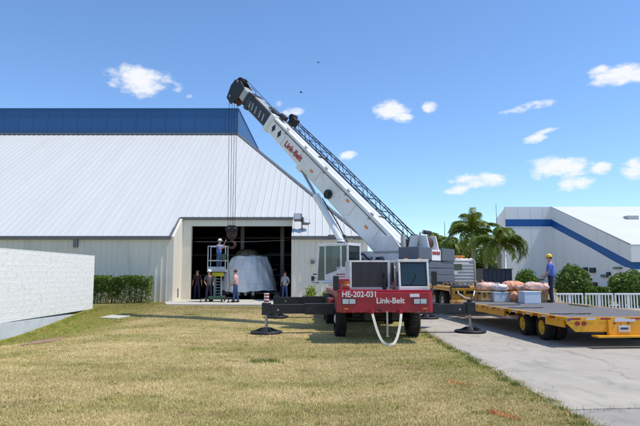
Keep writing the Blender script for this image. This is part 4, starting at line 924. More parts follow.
# rear facade left of the side wall
fx0 = xat(505, 207, YS1)
MB(G).box(fx0, XS - .01, YS1, YS1 + .3, -.2, zat(206.8, YS1)).build('facade', 'bwall', rb)
MB(G).box(fx0 - .02, XS - .012, YS1 - .035, YS1 - .003, zat(226.4, YS1), zat(219.3, YS1)).build('blue_stripe', 'blue_stripe', rb)
lf = [at(x, y, YS1 + .6) for x, y in ((505.5, 207.3), (497.5, 217.5), (497.2, 226), (486, 247), (485, 290), (505.5, 290))]
MB(G).prism([(p.x, p.z) for p in lf], frame((0, 0, 0), (1, 0, 0), (0, 0, 1), (0, -1, 0)), -YS1 - .9, -YS1 - .6).build('side_wing', 'bwall', rb)
a_, b_ = at(483, 262, YS1 - 1), at(492, 244, YS1 - 1)
MB(G).add([(a_.x - .6, a_.y, a_.z - 1), (b_.x - .2, a_.y, b_.z), (b_.x + .4, a_.y, b_.z - .6), (a_.x + .4, a_.y, a_.z - 1.8), (a_.x - .6, a_.y + 1.4, a_.z - 1), (b_.x - .2, a_.y + 1.4, b_.z), (b_.x + .4, a_.y + 1.4, b_.z - .6), (a_.x + .4, a_.y + 1.4, a_.z - 1.8)], [(0, 1, 2, 3), (7, 6, 5, 4), (0, 4, 5, 1), (1, 5, 6, 2), (2, 6, 7, 3), (3, 7, 4, 0)]).build('awning', 'blue_panel', rb)
# vertical panel joints on the wall
mb = MB(G); y = YS0 + 2.4
while y < YS1: zt2 = zf + (zr - zf) * (y - YS0) / (YS1 - YS0); mb.box(XS - .012, XS - .002, y, y + .05, 0, zt2 - .1); y += 2.4
for i in range(3): mb.box(fx0 + 1.8 * (i + 1), fx0 + 1.8 * (i + 1) + .05, YS1 - .012, YS1 - .002, 0, zr - .1)
mb.build('panel_joint', 'joint_grey', rb)['kind'] = 'stuff'
v0 = at(625, 219, 66); v1 = at(637, 214.5, 66)
rv = MB(Tr(-XS, -YS0, 0)); zv = zf + (zr - zf) * .62; yv = YS0 + .62 * (YS1 - YS0); xv = xat(631, 217, yv)
rv.box(xv - .75, xv + .75, yv - .5, yv + .5, zv - .1, zv + .38); ro = rv.build('roof_vent', 'boom_tip', rb, bev=.03)
for i in range(4): MB(G).box(xv - .65, xv + .65, yv - .53, yv - .501, zv + .0 + i * .085, zv + .04 + i * .085).build('louver', 'roofw', ro)
for (px, py, w, h, m) in ((586.3, 269.3, .45, .5, 'black'), (593.5, 270.3, .62, .6, 'black'), (605.5, 276, .7, .35, 'gutter'), (609.5, 273.8, .3, .4, 'black'), (618.5, 268, .8, .2, 'gutter'), (594, 284.3, .9, .5, 'hook')):
    p = on_x(px, py, XS); MB(G).box(XS - .25, XS - .006, p.y - w, p.y + w, p.z - h / 2, p.z + h / 2).build('wall_fitting', m, rb, bev=.02)
p = at(541, 278, YS1); 
for px in (541, 536): p = at(px, 279.5, YS1); MB(G).box(p.x - .4, p.x + .4, YS1 - .2, YS1 - .004, p.z - .1, p.z + .1).build('wall_fitting', 'gutter', rb)
# grassy ground strip is the lawn sheet; lightning masts behind
for (px, py0, Y_, lb) in ((444.5, 222, 75, 'thin dark mast rising behind the leftmost palm'), (496, 204, 78, 'thin dark mast beside the corner of the pale warehouse')):
    p = at(px, py0, Y_); t_ = MB().cyl((0, 0, 0), (0, 0, p.z), .09, .03, n=8).box(-.2, .2, -.2, .2, 0, .3).build('mast', 'gutter'); t_.location = (p.x, Y_, 0); tag(t_, lb, 'mast', 'lightning masts')

# ================================================================== PALMS, BUSHES
def frond(mb_l, L, a0, droop, az, tw=0.):
    # rachis curve in local coordinates, leaflets hanging from it
    pts = []; n = 12; e = a0; p = Vector((0, 0, 0)); ca, sa = math.cos(az), math.sin(az)
    for i in range(n + 1):
        pts.append(p.copy()); st_ = L / n
        p = p + Vector((math.cos(e) * ca, math.cos(e) * sa, math.sin(e))) * st_; e -= droop / n * (1 + i / n)
    mb_l.tube(pts, [.035 * (1 - .85 * i / n) + .004 for i in range(n + 1)], 4)
    side = Vector((-sa, ca, 0))
    for i in range(64):
        f = .10 + .90 * i / 63; k = f * n; j = min(int(k), n - 1); q = pts[j].lerp(pts[j + 1], k - j); d = (pts[j + 1] - pts[j]).normalized()
        up = side.cross(d).normalized()
        ll = (.62 * math.sin(min(1, f * 1.25) * math.pi * .62 + .35) * L / 2.4) * rnd(.8, 1.1)
        for sg in (-1, 1):
            v = (side * sg * rnd(.75, 1) + d * rnd(.45, .75) + Vector((0, 0, -rnd(.15, .6))) + up * rnd(0, .4)).normalized()
            w = d * .021; m_ = q + v * ll * .5 + Vector((0, 0, .03)); t_ = q + v * ll - Vector((0, 0, .12 * ll))
            mb_l.add([q - w, q + w, m_ + w * 1.2, t_, m_ - w * 1.2], [(0, 1, 2, 3, 4)])
def palm(px, pyc, Y_, L, nf, label, extra=(), seed=1):
    random.seed(seed); p = at(px, pyc, Y_); t_ = thing('palm_tree', label, 'palm tree', (p.x, Y_, 0), 0, 'palms behind the truck'); H_ = p.z
    mb = MB(); n = 14; pts = [(.12 * math.sin(i / n * 2.2), 0, -.1 + (H_ + .1) * i / n) for i in range(n + 1)]
    mb.tube(pts, [.17 * (1 - .35 * i / n) + (.012 if i % 2 else 0) for i in range(n + 1)], 10); mb.build('trunk', 'palm_trunk', t_)
    MB(Tr(pts[-1][0], 0, H_)).lathe((0, 0, -.75), (0, 0, 1), [(0, .115), (.2, .14), (.6, .10), (.95, .04)], 10).build('crownshaft', 'palm', t_)
    for i in range(nf):
        az = i * 2.4 + rnd(-.25, .25); a0 = R(rnd(25, 82)) if i % 3 else R(rnd(5, 30))
        mb = MB(Tr(pts[-1][0], 0, H_)); frond(mb, L * rnd(.9, 1.15), a0, rnd(1.0, 2.1), az); mb.build('frond', 'palm', t_)
    for (az, a0, dr, l) in extra:
        mb = MB(Tr(pts[-1][0], 0, H_)); frond(mb, l, a0, dr, az); mb.build('frond', 'palm', t_)
palm(471, 233, 42, 2.35, 17, 'tallest palm tree, its crown rising above the truck behind the crane', ((1.2, R(86), .5, 2.2), (2.9, R(50), 1.9, 2.4)), 3)
palm(497, 243, 38, 2.4, 15, 'palm tree with a bare trunk against the corner of the pale warehouse', ((.0, R(48), 2.3, 3.2), (3.1, R(40), 2.1, 2.6), (.5, R(66), 1.8, 2.2)), 5)
palm(437, 245, 45, 2.0, 14, 'leftmost palm tree, low behind the crane counterweight', (), 8)
palm(456, 249, 47, 2.0, 13, 'short palm tree between the counterweight and the tallest palm', (), 11)
palm(484, 249, 46, 2.0, 12, 'palm tree half hidden between the tallest palm and the warehouse palm', (), 13)
random.seed(21)
def bush(px, pt, w_px, Y_, label, cat='shrub', m='leaf', zb=0., n=5200, name='round_shrub', leafs=.07, box=False, grp=None):
    p = at(px, pt, Y_); r = w_px / 2 / 563 * Y_; H_ = p.z - zb; t_ = thing(name, label, cat, (p.x, Y_, zb), 0, grp)
    if box:
        P = np.stack([rng.uniform(-r, r, n), rng.uniform(-r * .6, r * .6, n), rng.uniform(.1, H_, n)], 1)
    else:
        P = blob_pts(n, (0, 0, H_ * .52), (r, r, H_ * .5), .45, .10)
    V, F = leaf_cloud(P, leafs); raw_mesh('foliage', V, F, m, t_)['kind'] = 'stuff'
    for k in range(4): MB().tube([(rnd(-.1, .1), rnd(-.1, .1), -.02), (rnd(-.2, .2) * r, rnd(-.2, .2) * r, H_ * .3), (rnd(-.5, .5) * r, rnd(-.5, .5) * r, H_ * .7)], [.04, .03, .012], 5).build('stem', 'bark', t_)
bush(572.5, 266, 33, 30, 'large rounded green shrub behind the man standing on the trailer', n=9000)
bush(629, 272, 42, 30, 'widest rounded green shrub, at the right edge behind the white barriers', n=11000)
bush(526, 270, 24, 33, 'rounded green shrub behind the orange bundles on the trailer')
bush(591, 287, 11, 29, 'small square clipped shrub next to the large rounded one', box=True, n=2200, name='clipped_shrub')
bush(603, 287, 10, 29, 'small square clipped shrub next to the widest rounded one', box=True, n=2200, name='clipped_shrub')
bush(587, 294.5, 6.5, 23.4, 'bright lime green plant poking up behind the white barrier', m='lime', n=500, leafs=.045, name='small_plant')
bush(466, 250, 46, 52, 'dense dark green tree low behind the truck', cat='tree', m='leaf_dark', n=9000, name='broadleaf_tree', leafs=.12)
bush(486, 258, 26, 50, 'smaller dense green tree low behind the truck and the warehouse palm', cat='tree', m='leaf_dark', n=5000, name='broadleaf_tree', leafs=.12)
bush(436, 256, 30, 52, 'dense green tree low behind the counterweight', cat='tree', m='leaf_dark', n=6000, name='broadleaf_tree', leafs=.12)

# dark skip behind the cargo
p0, p1 = at(483, 269.5, 31), at(512, 269.5, 31)
t_ = thing('dark_container', 'dark blue box container standing behind the truck and the bundles', 'container', ((p0.x + p1.x) / 2, 31.6, 0)); w_ = (p1.x - p0.x) / 2
MB().box(-w_, w_, -.6, .9, .15, p0.z).build('body', 'container', t_, bev=.02)
for i in range(7): MB().box(-w_ + .05 + i * (2 * w_ - .16) / 6, -w_ + .11 + i * (2 * w_ - .16) / 6, -.64, -.601, .2, p0.z - .06).build('rib', 'container', t_)
MB().box(-w_ - .03, w_ + .03, -.66, .93, p0.z + .002, p0.z + .05).build('top_rail', 'black', t_)

# ================================================================== WHITE BARRIERS
YBAR = 22.6; bz = zat(293, YBAR)
def barrier(L=1.1):
    t_ = thing('crowd_barrier', 'x', 'barrier', (0, 0, 0), 0, 'white picket barriers in a row')
    MB().box(0, L, -.03, .03, bz - .07, bz).build('top_rail', 'barrier', t_, bev=.012)
    MB().box(0, L, -.03, .03, .16, .26).build('bottom_rail', 'barrier', t_, bev=.012)
    for x in (0, L - .06): MB().box(x, x + .06, -.025, .025, .262, bz - .072).build('post', 'barrier', t_, bev=.008)
    for i in range(7):
        x = .06 + (L - .12) * (i + 1) / 8 - .022
        if i == 3: MB().box(x - .03, x + .075, -.02, .02, .262, bz - .072).build('picket', 'barrier', t_, bev=.008)
        else: MB().box(x, x + .045, -.018, .018, .262, bz - .072).build('picket', 'barrier', t_, bev=.006)
    for x in (.1, L - .2): MB().box(x, x + .1, -.26, .26, .02, .155).build('foot', 'barrier', t_, bev=.015)
    return t_
proto = barrier(); 
LB = ['white picket barrier just right of the man standing on the trailer', 'white picket barrier in front of the large rounded shrub', 'white picket barrier with the lime green plant behind it', 'white picket barrier in front of the widest rounded shrub', 'white picket barrier at the right edge of the photo', 'white picket barrier mostly behind the man on the trailer and the last bundle']
x0 = xat(556, 300, YBAR); xs_ = [x0 + i * 1.17 for i in range(4)]
items = [(x0 + .0, 0, LB[0]), (x0 + 1.17, 1, LB[2]), (x0 + 2.34, 2, LB[3]), (x0 + 3.51, 3, LB[4]), (x0 - 1.17, 4, LB[5])]
for i, (x, k, lb) in enumerate(items):
    o = proto if i == 0 else copy_tree(proto); o.location = (x, YBAR + .05 * math.sin(k * 3), -.008); o.rotation_euler = (0, 0, R([1.5, -2, 2.5, -1, 0][k])); o['label'] = lb

# ================================================================== LOWBOY TRAILER
TLx, TLy = 5.85, 13.54; TRZ = R(4.6); TW = 3.4; DZ = .735
tr = thing('lowboy_trailer', 'yellow lowboy trailer with a grey plank deck parked on the asphalt', 'trailer', (TLx, TLy, -.02), TRZ)
TI = Tr(TLx, TLy, 0) @ Rz(TRZ)
LD = 8.8
npl = 14
for i in range(npl):
    a_ = .10 + (TW - .2) * i / npl; MB().box(a_ + .004, a_ + (TW - .2) / npl - .004, .06, LD, DZ - .05, DZ + rnd(-.004, .004)).build('plank', 'deck', tr)
MB().box(0, .095, .0, LD + .1, DZ - .07, DZ + .012).build('side_rail', 'yellow', tr, bev=.008)
MB().box(TW - .095, TW, .0, LD + .1, DZ - .07, DZ + .012).build('side_rail', 'yellow', tr, bev=.008)
for (ya, yb) in ((.0, 1.05), (3.5, LD + .1)):
    MB().box(.01, .08, ya + .16, yb, DZ - .24, DZ - .072).build('side_beam', 'yellow', tr, bev=.008)
    MB().box(TW - .08, TW - .01, ya + .16, yb, DZ - .24, DZ - .072).build('side_beam', 'yellow', tr, bev=.008)
for i in (0, 4, 5, 6, 7, 8, 9, 10, 11): MB().box(.3, TW - .3, .5 + i * .68, .58 + i * .68, DZ - .22, DZ - .055).build('cross_member', 'black', tr)
for x in (.95, TW - 1.1): MB().box(x, x + .15, .2, LD + 2, .36, DZ - .225).build('main_beam', 'yellow', tr)
# stake pockets and chains along the side, reflective tape
for i in range(18):
    y = .35 + i * .46
    MB().box(-.03, -.001, y, y + .09, DZ - .10, DZ + .005).build('stake_pocket', 'yellow', tr, bev=.005)
    if i % 2 == 0: MB().box(-.006, -.001, y + .13, y + .40, DZ - .055, DZ - .015).build('reflective_tape', 'redlamp', tr)
    elif True: MB().box(-.006, -.001, y + .13, y + .40, DZ - .055, DZ - .015).build('reflective_tape', 'plate', tr)
# rear end
rp_ = [(0, DZ + .012), (1.0, DZ + .012), (1.0, .40), (.22, .40), (0, .60)]
for sg, sh in ((1, 0), (-1, TW)):
    MB().prism([(sh + sg * x, z) for x, z in rp_], frame((0, 0, 0), (1, 0, 0), (0, 0, 1), (0, -1, 0)), .0, .05).build('rear_panel', 'yellow', tr, bev=.006)
    for xx in (.26, .42): MB().cyl((sh + sg * xx, -.052, .60), (sh + sg * xx, -.075, .60), .055, n=14).build('tail_light', 'redlamp', tr)
MB().box(1.0, TW - 1.0, -.06, .0, .33, DZ + .012).build('center_panel', 'yellow', tr, bev=.006)
for x in (1.003, TW - 1.063, 1.9 - .2): MB().box(x, x + .06, -.10, -.061, .36, DZ - .07).build('panel_rib', 'yellow', tr, bev=.004) if x != 1.7 else None
MB().box(.62, TW - .62, -.30, -.0, .285, .327).build('bumper_step', 'yellow', tr, bev=.006)
for i in range(9):
    x = .10 + i * .37; MB().box(x, x + .24, -.064, -.0605, DZ - .05, DZ - .01).build('reflective_tape', 'redlamp' if i % 2 == 0 else 'plate', tr)
for x in (-.22, 0, .22): MB().cyl((TW / 2 - .35 + x * .8, -.061, .60), (TW / 2 - .35 + x * .8, -.08, .60), .024, n=8).build('marker_light', 'redlamp' if x else 'orange', tr)
MB().box(1.18, 1.60 + .1, -.068, -.062, .635, .70).build('maker_plate', 'plate', tr)
pl_ = MB().box(1.27, 1.55, -.075, -.062, .40, .55).build('number_plate', 'plate', tr, bev=.004)
MB().box(1.31, 1.51, -.079, -.0755, .45, .50).build('plate_characters', 'lettering_dark', pl_)
MB().box(.02, .09, -.06, -.052, .66, .72).build('blue_decal', 'blue_stripe', tr)
MB().box(.12, .5, .3, .85, .45, .6).build('air_tank', 'black', tr, bev=.04)
def twheel(cx, cy, r, w, side, parent):
    prof = [(-w / 2, r * .60), (-w / 2, r * .9), (-w / 2 + .02, r * .97), (-w / 2 + .05, r), (w / 2 - .05, r), (w / 2 - .02, r * .97), (w / 2, r * .9), (w / 2, r * .60)]
    o = MB().lathe((cx, cy, r + .03), (1, 0, 0), prof, 30, caps=False); o = o.build('wheel', 'rubber', parent)
    MB().lathe((cx + side * (w / 2 - .015), cy, r + .03), (side, 0, 0), [(-.12, r * .64), (.0, r * .62), (.0, r * .56), (-.07, r * .5), (-.08, r * .28), (-.02, r * .24), (.0, r * .1)], 22).build('rim', 'rim', o)
    for k in range(8): a_ = k * math.pi / 4; MB().cyl((cx + side * (w / 2 - .09), cy + r * .38 * math.cos(a_), r + .03 + r * .38 * math.sin(a_)), (cx + side * (w / 2 - .06), cy + r * .38 * math.cos(a_), r + .03 + r * .38 * math.sin(a_)), .018, n=6).build('wheel_nut', 'steel', o) if False else None
for cy in (1.62, 2.78):
    for side, x in ((-1, .30), (-1, .62), (1, TW - .30), (1, TW - .62)): twheel(x, cy, .325, .25, side, tr)
    MB().cyl((.4, cy, .39), (TW - .4, cy, .39), .07, n=8).build('axle', 'black', tr)
# gooseneck
MB().prism([(LD, .40), (LD + .1, DZ), (LD + .8, 1.24), (LD + 4.4, 1.28), (LD + 4.4, 1.10), (LD + 1.3, 1.06), (LD + .7, .46)], FY, .35, .6).build('gooseneck_beam', 'yellow', tr, bev=.01)
MB().prism([(LD, .40), (LD + .1, DZ), (LD + .8, 1.24), (LD + 4.4, 1.28), (LD + 4.4, 1.10), (LD + 1.3, 1.06), (LD + .7, .46)], FY, TW - .6, TW - .35).build('gooseneck_beam', 'yellow', tr, bev=.01)
MB().box(.2, TW - .2, LD + 1.0, LD + 4.3, 1.18, 1.222).build('gooseneck_deck', 'yellow_dirty', tr, bev=.01)
MB().box(.12, TW - .12, LD + .12, LD + .22, DZ - .1, .98).build('front_bulkhead', 'yellow_dirty', tr, bev=.01)
MB().box(.12, TW - .12, LD + .10, LD + .20, 1.10, 1.21).build('bulkhead_rail', 'yellow_dirty', tr, bev=.01)
for i in range(8): MB().box(.14 + i * .43, .22 + i * .43, LD + .09, LD + .19, .982, 1.098).build('bulkhead_post', 'yellow_dirty', tr)
MB().box(.2, .9, LD + .25, LD + .7, .8, 1.3).build('winch_box', 'black', tr, bev=.03)
MB().cyl((1.2, LD + .5, 1.32), (2.2, LD + .5, 1.32), .12, n=14).build('winch_drum', 'black', tr)
MB().cyl((1.1, LD + 1.2, 1.0), (1.1, LD + .3, .6), .08, n=10).build('gooseneck_cylinder', 'steel', tr)
mb = MB(); mb.tube([(.35, LD + .3, 1.22), (.33, LD + .0, 1.0), (.5, LD - .3, .84), (.8, LD - .3, .80), (1.0, LD + .05, 1.1)], .025, 8); mb.build('hanging_strap', 'pinkw', tr)
tool = MB()
for i in range(6): tool.tube([(.4 + i * .35, LD + 2.2, 1.30), (.5 + i * .35, LD + 2.4 + rnd(-.2, .2), 1.42 + rnd(0, .08)), (.7 + i * .35, LD + 2.5, 1.30)], .03, 5)
tool.build('chain_pile', 'rust_slab', tr)['kind'] = 'stuff'

# ================================================================== TRACTOR TRUCK
tk = thing('tractor_truck', 'truck with polished headache rack and amber beacon bar coupled to the trailer', 'truck', tuple(TI @ Vector((TW / 2, LD + 2.0, -.02))), TRZ)
for x in (-.45, .35): MB().box(x, x + .1, 0, 8.2, .62, .88).build('chassis_rail', 'black', tk)
for cy in (.9, 2.2):
    for sx in (-1, 1):
        T_ = tk; prof = None
        r = .5; w = .55; x = sx * .9
        o = MB().lathe((x, cy, r + .03), (1, 0, 0), [(-w / 2, r * .6), (-w / 2, r * .93), (-w / 2 + .05, r), (w / 2 - .05, r), (w / 2, r * .93), (w / 2, r * .6)], 26, caps=False).build('wheel', 'rubber', tk)
        MB().lathe((x + sx * (w / 2 - .02), cy, r + .03), (sx, 0, 0), [(-.16, r * .62), (0, r * .58), (-.12, r * .45), (-.14, r * .25), (.0, r * .2), (.02, r * .1)], 18).build('rim', 'steel', o)
    MB().box(-1.2, -.62, cy - .62, cy + .4, 1.09, 1.13).build('mud_guard', 'steel', tk, bev=.01)
RY_ = 3.2
rack = MB().box(-1.18, 1.18, RY_, RY_ + .06, 1.2, 2.42).build('headache_rack', 'boom_tip', tk, bev=.02)
for i in range(7): MB().box(-1.15, 1.15, RY_ - .022, RY_ - .001, 1.24 + i * .16, 1.31 + i * .16).build('rack_slat', 'chrome', rack, bev=.006)
MB().tube([(-1.2, RY_ - .04, 1.2), (-1.2, RY_ - .04, 2.4), (-1.1, RY_ - .04, 2.48), (1.1, RY_ - .04, 2.48), (1.2, RY_ - .04, 2.4), (1.2, RY_ - .04, 1.2)], .035, 8).build('rack_frame', 'chrome', rack)
MB().box(-.9, -.35, RY_ - .1, RY_ - .03, 1.30, 1.5).build('storage_box', 'black', rack, bev=.02)
MB().box(-.1, .55, RY_ - .06, RY_ - .03, 1.95, 2.32).build('rack_window', 'glass', rack)
MB().box(-.2, .9, RY_ - .08, RY_ - .05, 2.26, 2.34).box(.0, .3, RY_ - .11, RY_ - .08, 1.75, 1.9).build('rack_lamp', 'lettering_white', rack)
mb = MB()
for i in range(10): x = -1.05 + i * .23; mb.ball((x, RY_ + .0, 2.5 + rnd(-.02, .03)), .05, 8, 5)
mb.build('work_lamp', 'plate', rack)['kind'] = 'stuff'
MB().box(-.62, .80, RY_ + .2, RY_ + .5, 2.56, 2.68).build('beacon_bar', 'orange', tk, bev=.03)
MB().box(-.5, -.4, RY_ + .25, RY_ + .45, 2.44, 2.56).build('beacon_mount', 'steel', tk); MB().box(.6, .7, RY_ + .25, RY_ + .45, 2.44, 2.56).build('beacon_mount', 'steel', tk)
MB().box(-1.15, 1.15, RY_ + .12, RY_ + 2.0, .7, 2.45).build('cab', 'white_paint', tk, bev=.06)
MB().box(-.95, .95, RY_ + 2.0, RY_ + 4.0, .7, 1.7).build('bonnet', 'white_paint', tk, bev=.08)
MB().box(-1.05, 1.05, RY_ + 1.985, RY_ + 2.03, 1.75, 2.3).build('windshield', 'glass', tk)
for sx in (-1, 1):
    MB().box(min(sx * 1.14, sx * 1.165), max(sx * 1.14, sx * 1.165), RY_ + .8, RY_ + 1.8, 1.6, 2.25).build('side_window', 'glass', tk)
    MB().cyl((sx * 1.05, RY_ - .0, 1.1), (sx * 1.05, RY_ + .0, 2.75), .06, n=12).build('exhaust_stack', 'chrome', tk) if sx > 5 else None
    MB().lathe((sx * .98 - .14, RY_ + 3.3, .53), (1, 0, 0), [(0, .3), (0, .46), (.03, .5), (.25, .5), (.28, .46), (.28, .3)], 24).build('wheel', 'rubber', tk)
MB().box(-1.2, -.65, 2.9, 3.15, .5, 1.15).build('tool_box', 'chrome', tk, bev=.02)
mb = MB()
for i in range(6): mb.tube([(-.6 + i * .1, RY_ - .05, 1.5), (-.7 + i * .12, RY_ - .6, 1.25 + rnd(-.05, .1)), (-.5 + i * .1, RY_ - 1.1, 1.3)], .02, 5)
mb.build('air_hose', 'black', tk)['kind'] = 'stuff'

# ================================================================== CARGO ON THE DECK
DW = lambda px, py: on_ground(px, py, DZ)              # a point of the deck
def dkz(p): return (p.x, p.y, DZ - .014)
for (px, py, w, d, h, lb) in ((502, 301.4, .58, .45, .36, 'white foam box under the orange and pink bundles, nearer the truck'), (533, 303.2, .60, .50, .42, 'white foam box under the last bundle, nearer the standing man')):
    p = DW(px, py); t_ = thing('foam_box', lb, 'box', dkz(p), TRZ, 'white foam boxes on the deck')
    MB().box(-w / 2, w / 2, 0, d, .0, h - .05).build('box_body', 'foam', t_, bev=.012); MB().box(-w / 2 - .01, w / 2 + .01, -.01, d + .01, h - .048, h).build('lid', 'foam', t_, bev=.01)
for (px, py, w, lb) in ((487.5, 301.2, .40, 'slatted pale wooden cradle at the truck end of the deck'), (517, 301.6, .34, 'slatted pale wooden cradle between the two foam boxes'), (545, 301.8, .2, 'narrow pale wooden cradle beside the standing man')):
    p = DW(px, py); t_ = thing('wooden_cradle', lb, 'cradle', dkz(p), TRZ, 'wooden cradles under the bundles')
    for k in range(3): x = -w / 2 + k * w / 2; MB().box(x - .03, x + .03, 0, .06, 0, .33).build('upright', 'wood', t_); MB().box(x - .03, x + .03, .5, .56, 0, .33).build('upright', 'wood', t_)
    MB().box(-w / 2 - .05, w / 2 + .05, -.02, .60, .332, .37).build('top_board', 'wood', t_); MB().box(-w / 2 - .05, w / 2 + .05, -.025, -.003, .05, .12).build('cross_slat', 'wood', t_)
def bundle(px, py, w, h, d, m, m2, lb, Y_=None, sd=0):
    random.seed(sd); p = at(px, py, Y_); t_ = thing('cloth_bundle', lb, 'bundle', (p.x, p.y, p.z), TRZ, 'cloth bundles lashed on the deck')
    V_, F_ = [], []; nu, nv = 40, 22; ph = [rnd(0, 6) for _ in range(10)]
    for j in range(nv + 1):
        th = math.pi * j / nv
        for i in range(nu):
            a_ = 2 * math.pi * i / nu
            f = 1 + .10 * math.sin(3 * a_ + ph[0]) * math.sin(2 * th + ph[1]) + .08 * math.sin(7 * a_ + ph[2] + 3 * th) + .05 * math.sin(13 * a_ + ph[3]) * math.sin(9 * th + ph[4]) + .03 * math.sin(21 * a_ + 8 * th)
            sx = abs(math.cos(a_)) ** .7 * (1 if math.cos(a_) > 0 else -1); sy = abs(math.sin(a_)) ** .7 * (1 if math.sin(a_) > 0 else -1)
            V_.append((w / 2 * sx * math.sin(th) ** .6 * f, d / 2 * sy * math.sin(th) ** .6 * f, h / 2 * (1 + math.cos(th) * (f if th < 1.6 else 1))))
    for j in range(nv):
        for i in range(nu): F_.append((j * nu + i, (j + 1) * nu + i, (j + 1) * nu + (i + 1) % nu, j * nu + (i + 1) % nu))
    o = raw_mesh('cloth', np.array(V_), np.array(F_), m, t_)
    for pl in o.data.polygons: pl.use_smooth = True
    for k in range(2):
        x = (-.22 + .44 * k) * w; MB().tube([(x, d / 2 * 1.0 * math.cos(q_), h / 2 + h / 2 * 1.06 * math.sin(q_)) for q_ in [math.pi * i / 12 for i in range(13)]], .012, 5).build('lashing', m2, t_)
bundle(487, 291.6, .72, .34, .6, 'pink', 'pinkw', 'pale pink and white cloth bundle at the truck end of the deck', 21.9, 1)
bundle(500, 290.8, .56, .25, .6, 'pinkw', 'pink', 'whitish wrapped bundle over the foam box nearer the truck', 21.4, 2)
bundle(513, 290.9, .74, .36, .65, 'pink2', 'pinkw', 'orange cloth bundle, the highest one in the middle of the row', 21.5, 3)
bundle(524.5, 291.2, .55, .24, .6, 'pink', 'pink2', 'low pink bundle between the orange one and the last one', 21.0, 4)
bundle(536, 290.3, .84, .27, .6, 'pink', 'pink2', 'long pale orange bundle with a white hump on top, nearest the man', 20.5, 5)
bundle(531.5, 286.4, .34, .16, .35, 'pinkw', 'pinkw', 'small white wrapped lump on top of the long pale orange bundle', 20.6, 6)
bundle(517, 300.4, .5, .30, .3, 'pink2', 'pinkw', 'small orange bundle sagging between the two foam boxes', 20.9, 7)
bundle(546, 295.0, .24, .42, .4, 'pink', 'pinkw', 'narrow pink cloth hanging down beside the standing man', 20.9, 8)
random.seed(33)

# ================================================================== CAPSULE UNDER TARPAULIN
CY = 35.2; ccx = xat(249, 280, CY)
cp = thing('covered_capsule', 'big tapered load covered with a white tarpaulin inside the hangar door', 'covered load', (ccx, CY, ZA + .5))
V_, F_ = [], []; nu, nv = 96, 22; zt_c = zat(257.5, CY) - ZA - .5; ph = [rnd(0, 6) for _ in range(8)]
for j in range(nv + 1):
    t = j / nv
    for i in range(nu):
        a_ = 2 * math.pi * i / nu; r = 1.74 - .56 * t - .14 * t ** 7 + .03 * math.sin(math.pi * t) - .07 * (1 - t * .5) * abs(math.sin(6.5 * a_ + 1.2 * t + .6 * math.sin(3 * t))) ** .6 + .03 * abs(math.sin(11 * a_ - 2.5 * t)) + .10 * (1 - t) * max(0, math.cos(a_))
        fold = .018 * (1 - t) * math.sin(17 * a_ + 5 * t + ph[0]) + .012 * math.sin(11 * a_ + ph[1] + 9 * t) + .02 * math.sin(4 * a_ - 7 * t + ph[4]) * math.sin(9 * t + a_) + .07 * math.sin(5 * a_ + ph[2]) * math.sin(3 * t + ph[3])
        r += fold; z = zt_c * t - (.06 + .05 * math.sin(3 * a_ + 1) + .02 * math.sin(15 * a_)) * (1 - t) ** 4
        if t > .93: z += .10 * max(0, math.cos(a_ - .1)) ** 8
        V_.append((r * math.cos(a_), r * math.sin(a_), z))
n0 = len(V_); 
for k, rr in enumerate((.9, .6, .3)):
    for i in range(nu): a_ = 2 * math.pi * i / nu; V_.append((1.12 * rr * math.cos(a_), 1.16 * rr * math.sin(a_), zt_c + .05 * (k + 1) + .03 * math.sin(5 * a_ + k)))
for j in range(nv + 3):
    for i in range(nu): F_.append((j * nu + i, j * nu + (i + 1) % nu, (j + 1) * nu + (i + 1) % nu, (j + 1) * nu + i))
o = raw_mesh('tarpaulin', np.array(V_), np.array(F_), 'tarp', cp)
for pl in o.data.polygons: pl.use_smooth = True
dm = MB(); dm.lathe((-.12, 0, zt_c), (0, 0, 1), [(0, .74), (.2, .72), (.36, .6), (.46, .42), (.51, .2), (.52, .02)], 28); dmo = dm.build('dome', 'gold', cp)
for k in range(8): a_ = k * math.pi / 4 + .2; MB().tube([(-.12 + .75 * math.cos(a_), .75 * math.sin(a_), zt_c), (-.12 + .73 * math.cos(a_), .73 * math.sin(a_), zt_c + .22), (-.12 + .44 * math.cos(a_), .44 * math.sin(a_), zt_c + .48), (-.12, 0, zt_c + .54)], .02, 5).build('dome_rib', 'black', dmo)
MB().tube([(.42, -1.36, .55), (.45, -1.30, .8), (.44, -1.28, .95)], .025, 5).build('tie_strap', 'black', cp)
tt = thing('transport_dolly', 'low black wheeled dolly carrying the tarpaulin covered load', 'dolly', (ccx, CY, ZA))
MB().box(-1.7, 2.1, -1.3, 1.3, .28, .40).build('frame', 'black', tt, bev=.02)
for x in (-1.4, -.6, .4, 1.3):
    for y in (-1.15, 1.15): MB().cyl((x, y - .1, .18), (x, y + .1, .18), .18, n=16).build('wheel', 'rubber', tt)
for x in (-.5, -.1, .35): MB().box(x, x + .16, -1.42, -1.31, .2, .5).build('winch_box', 'boom_tip', tt, bev=.01)

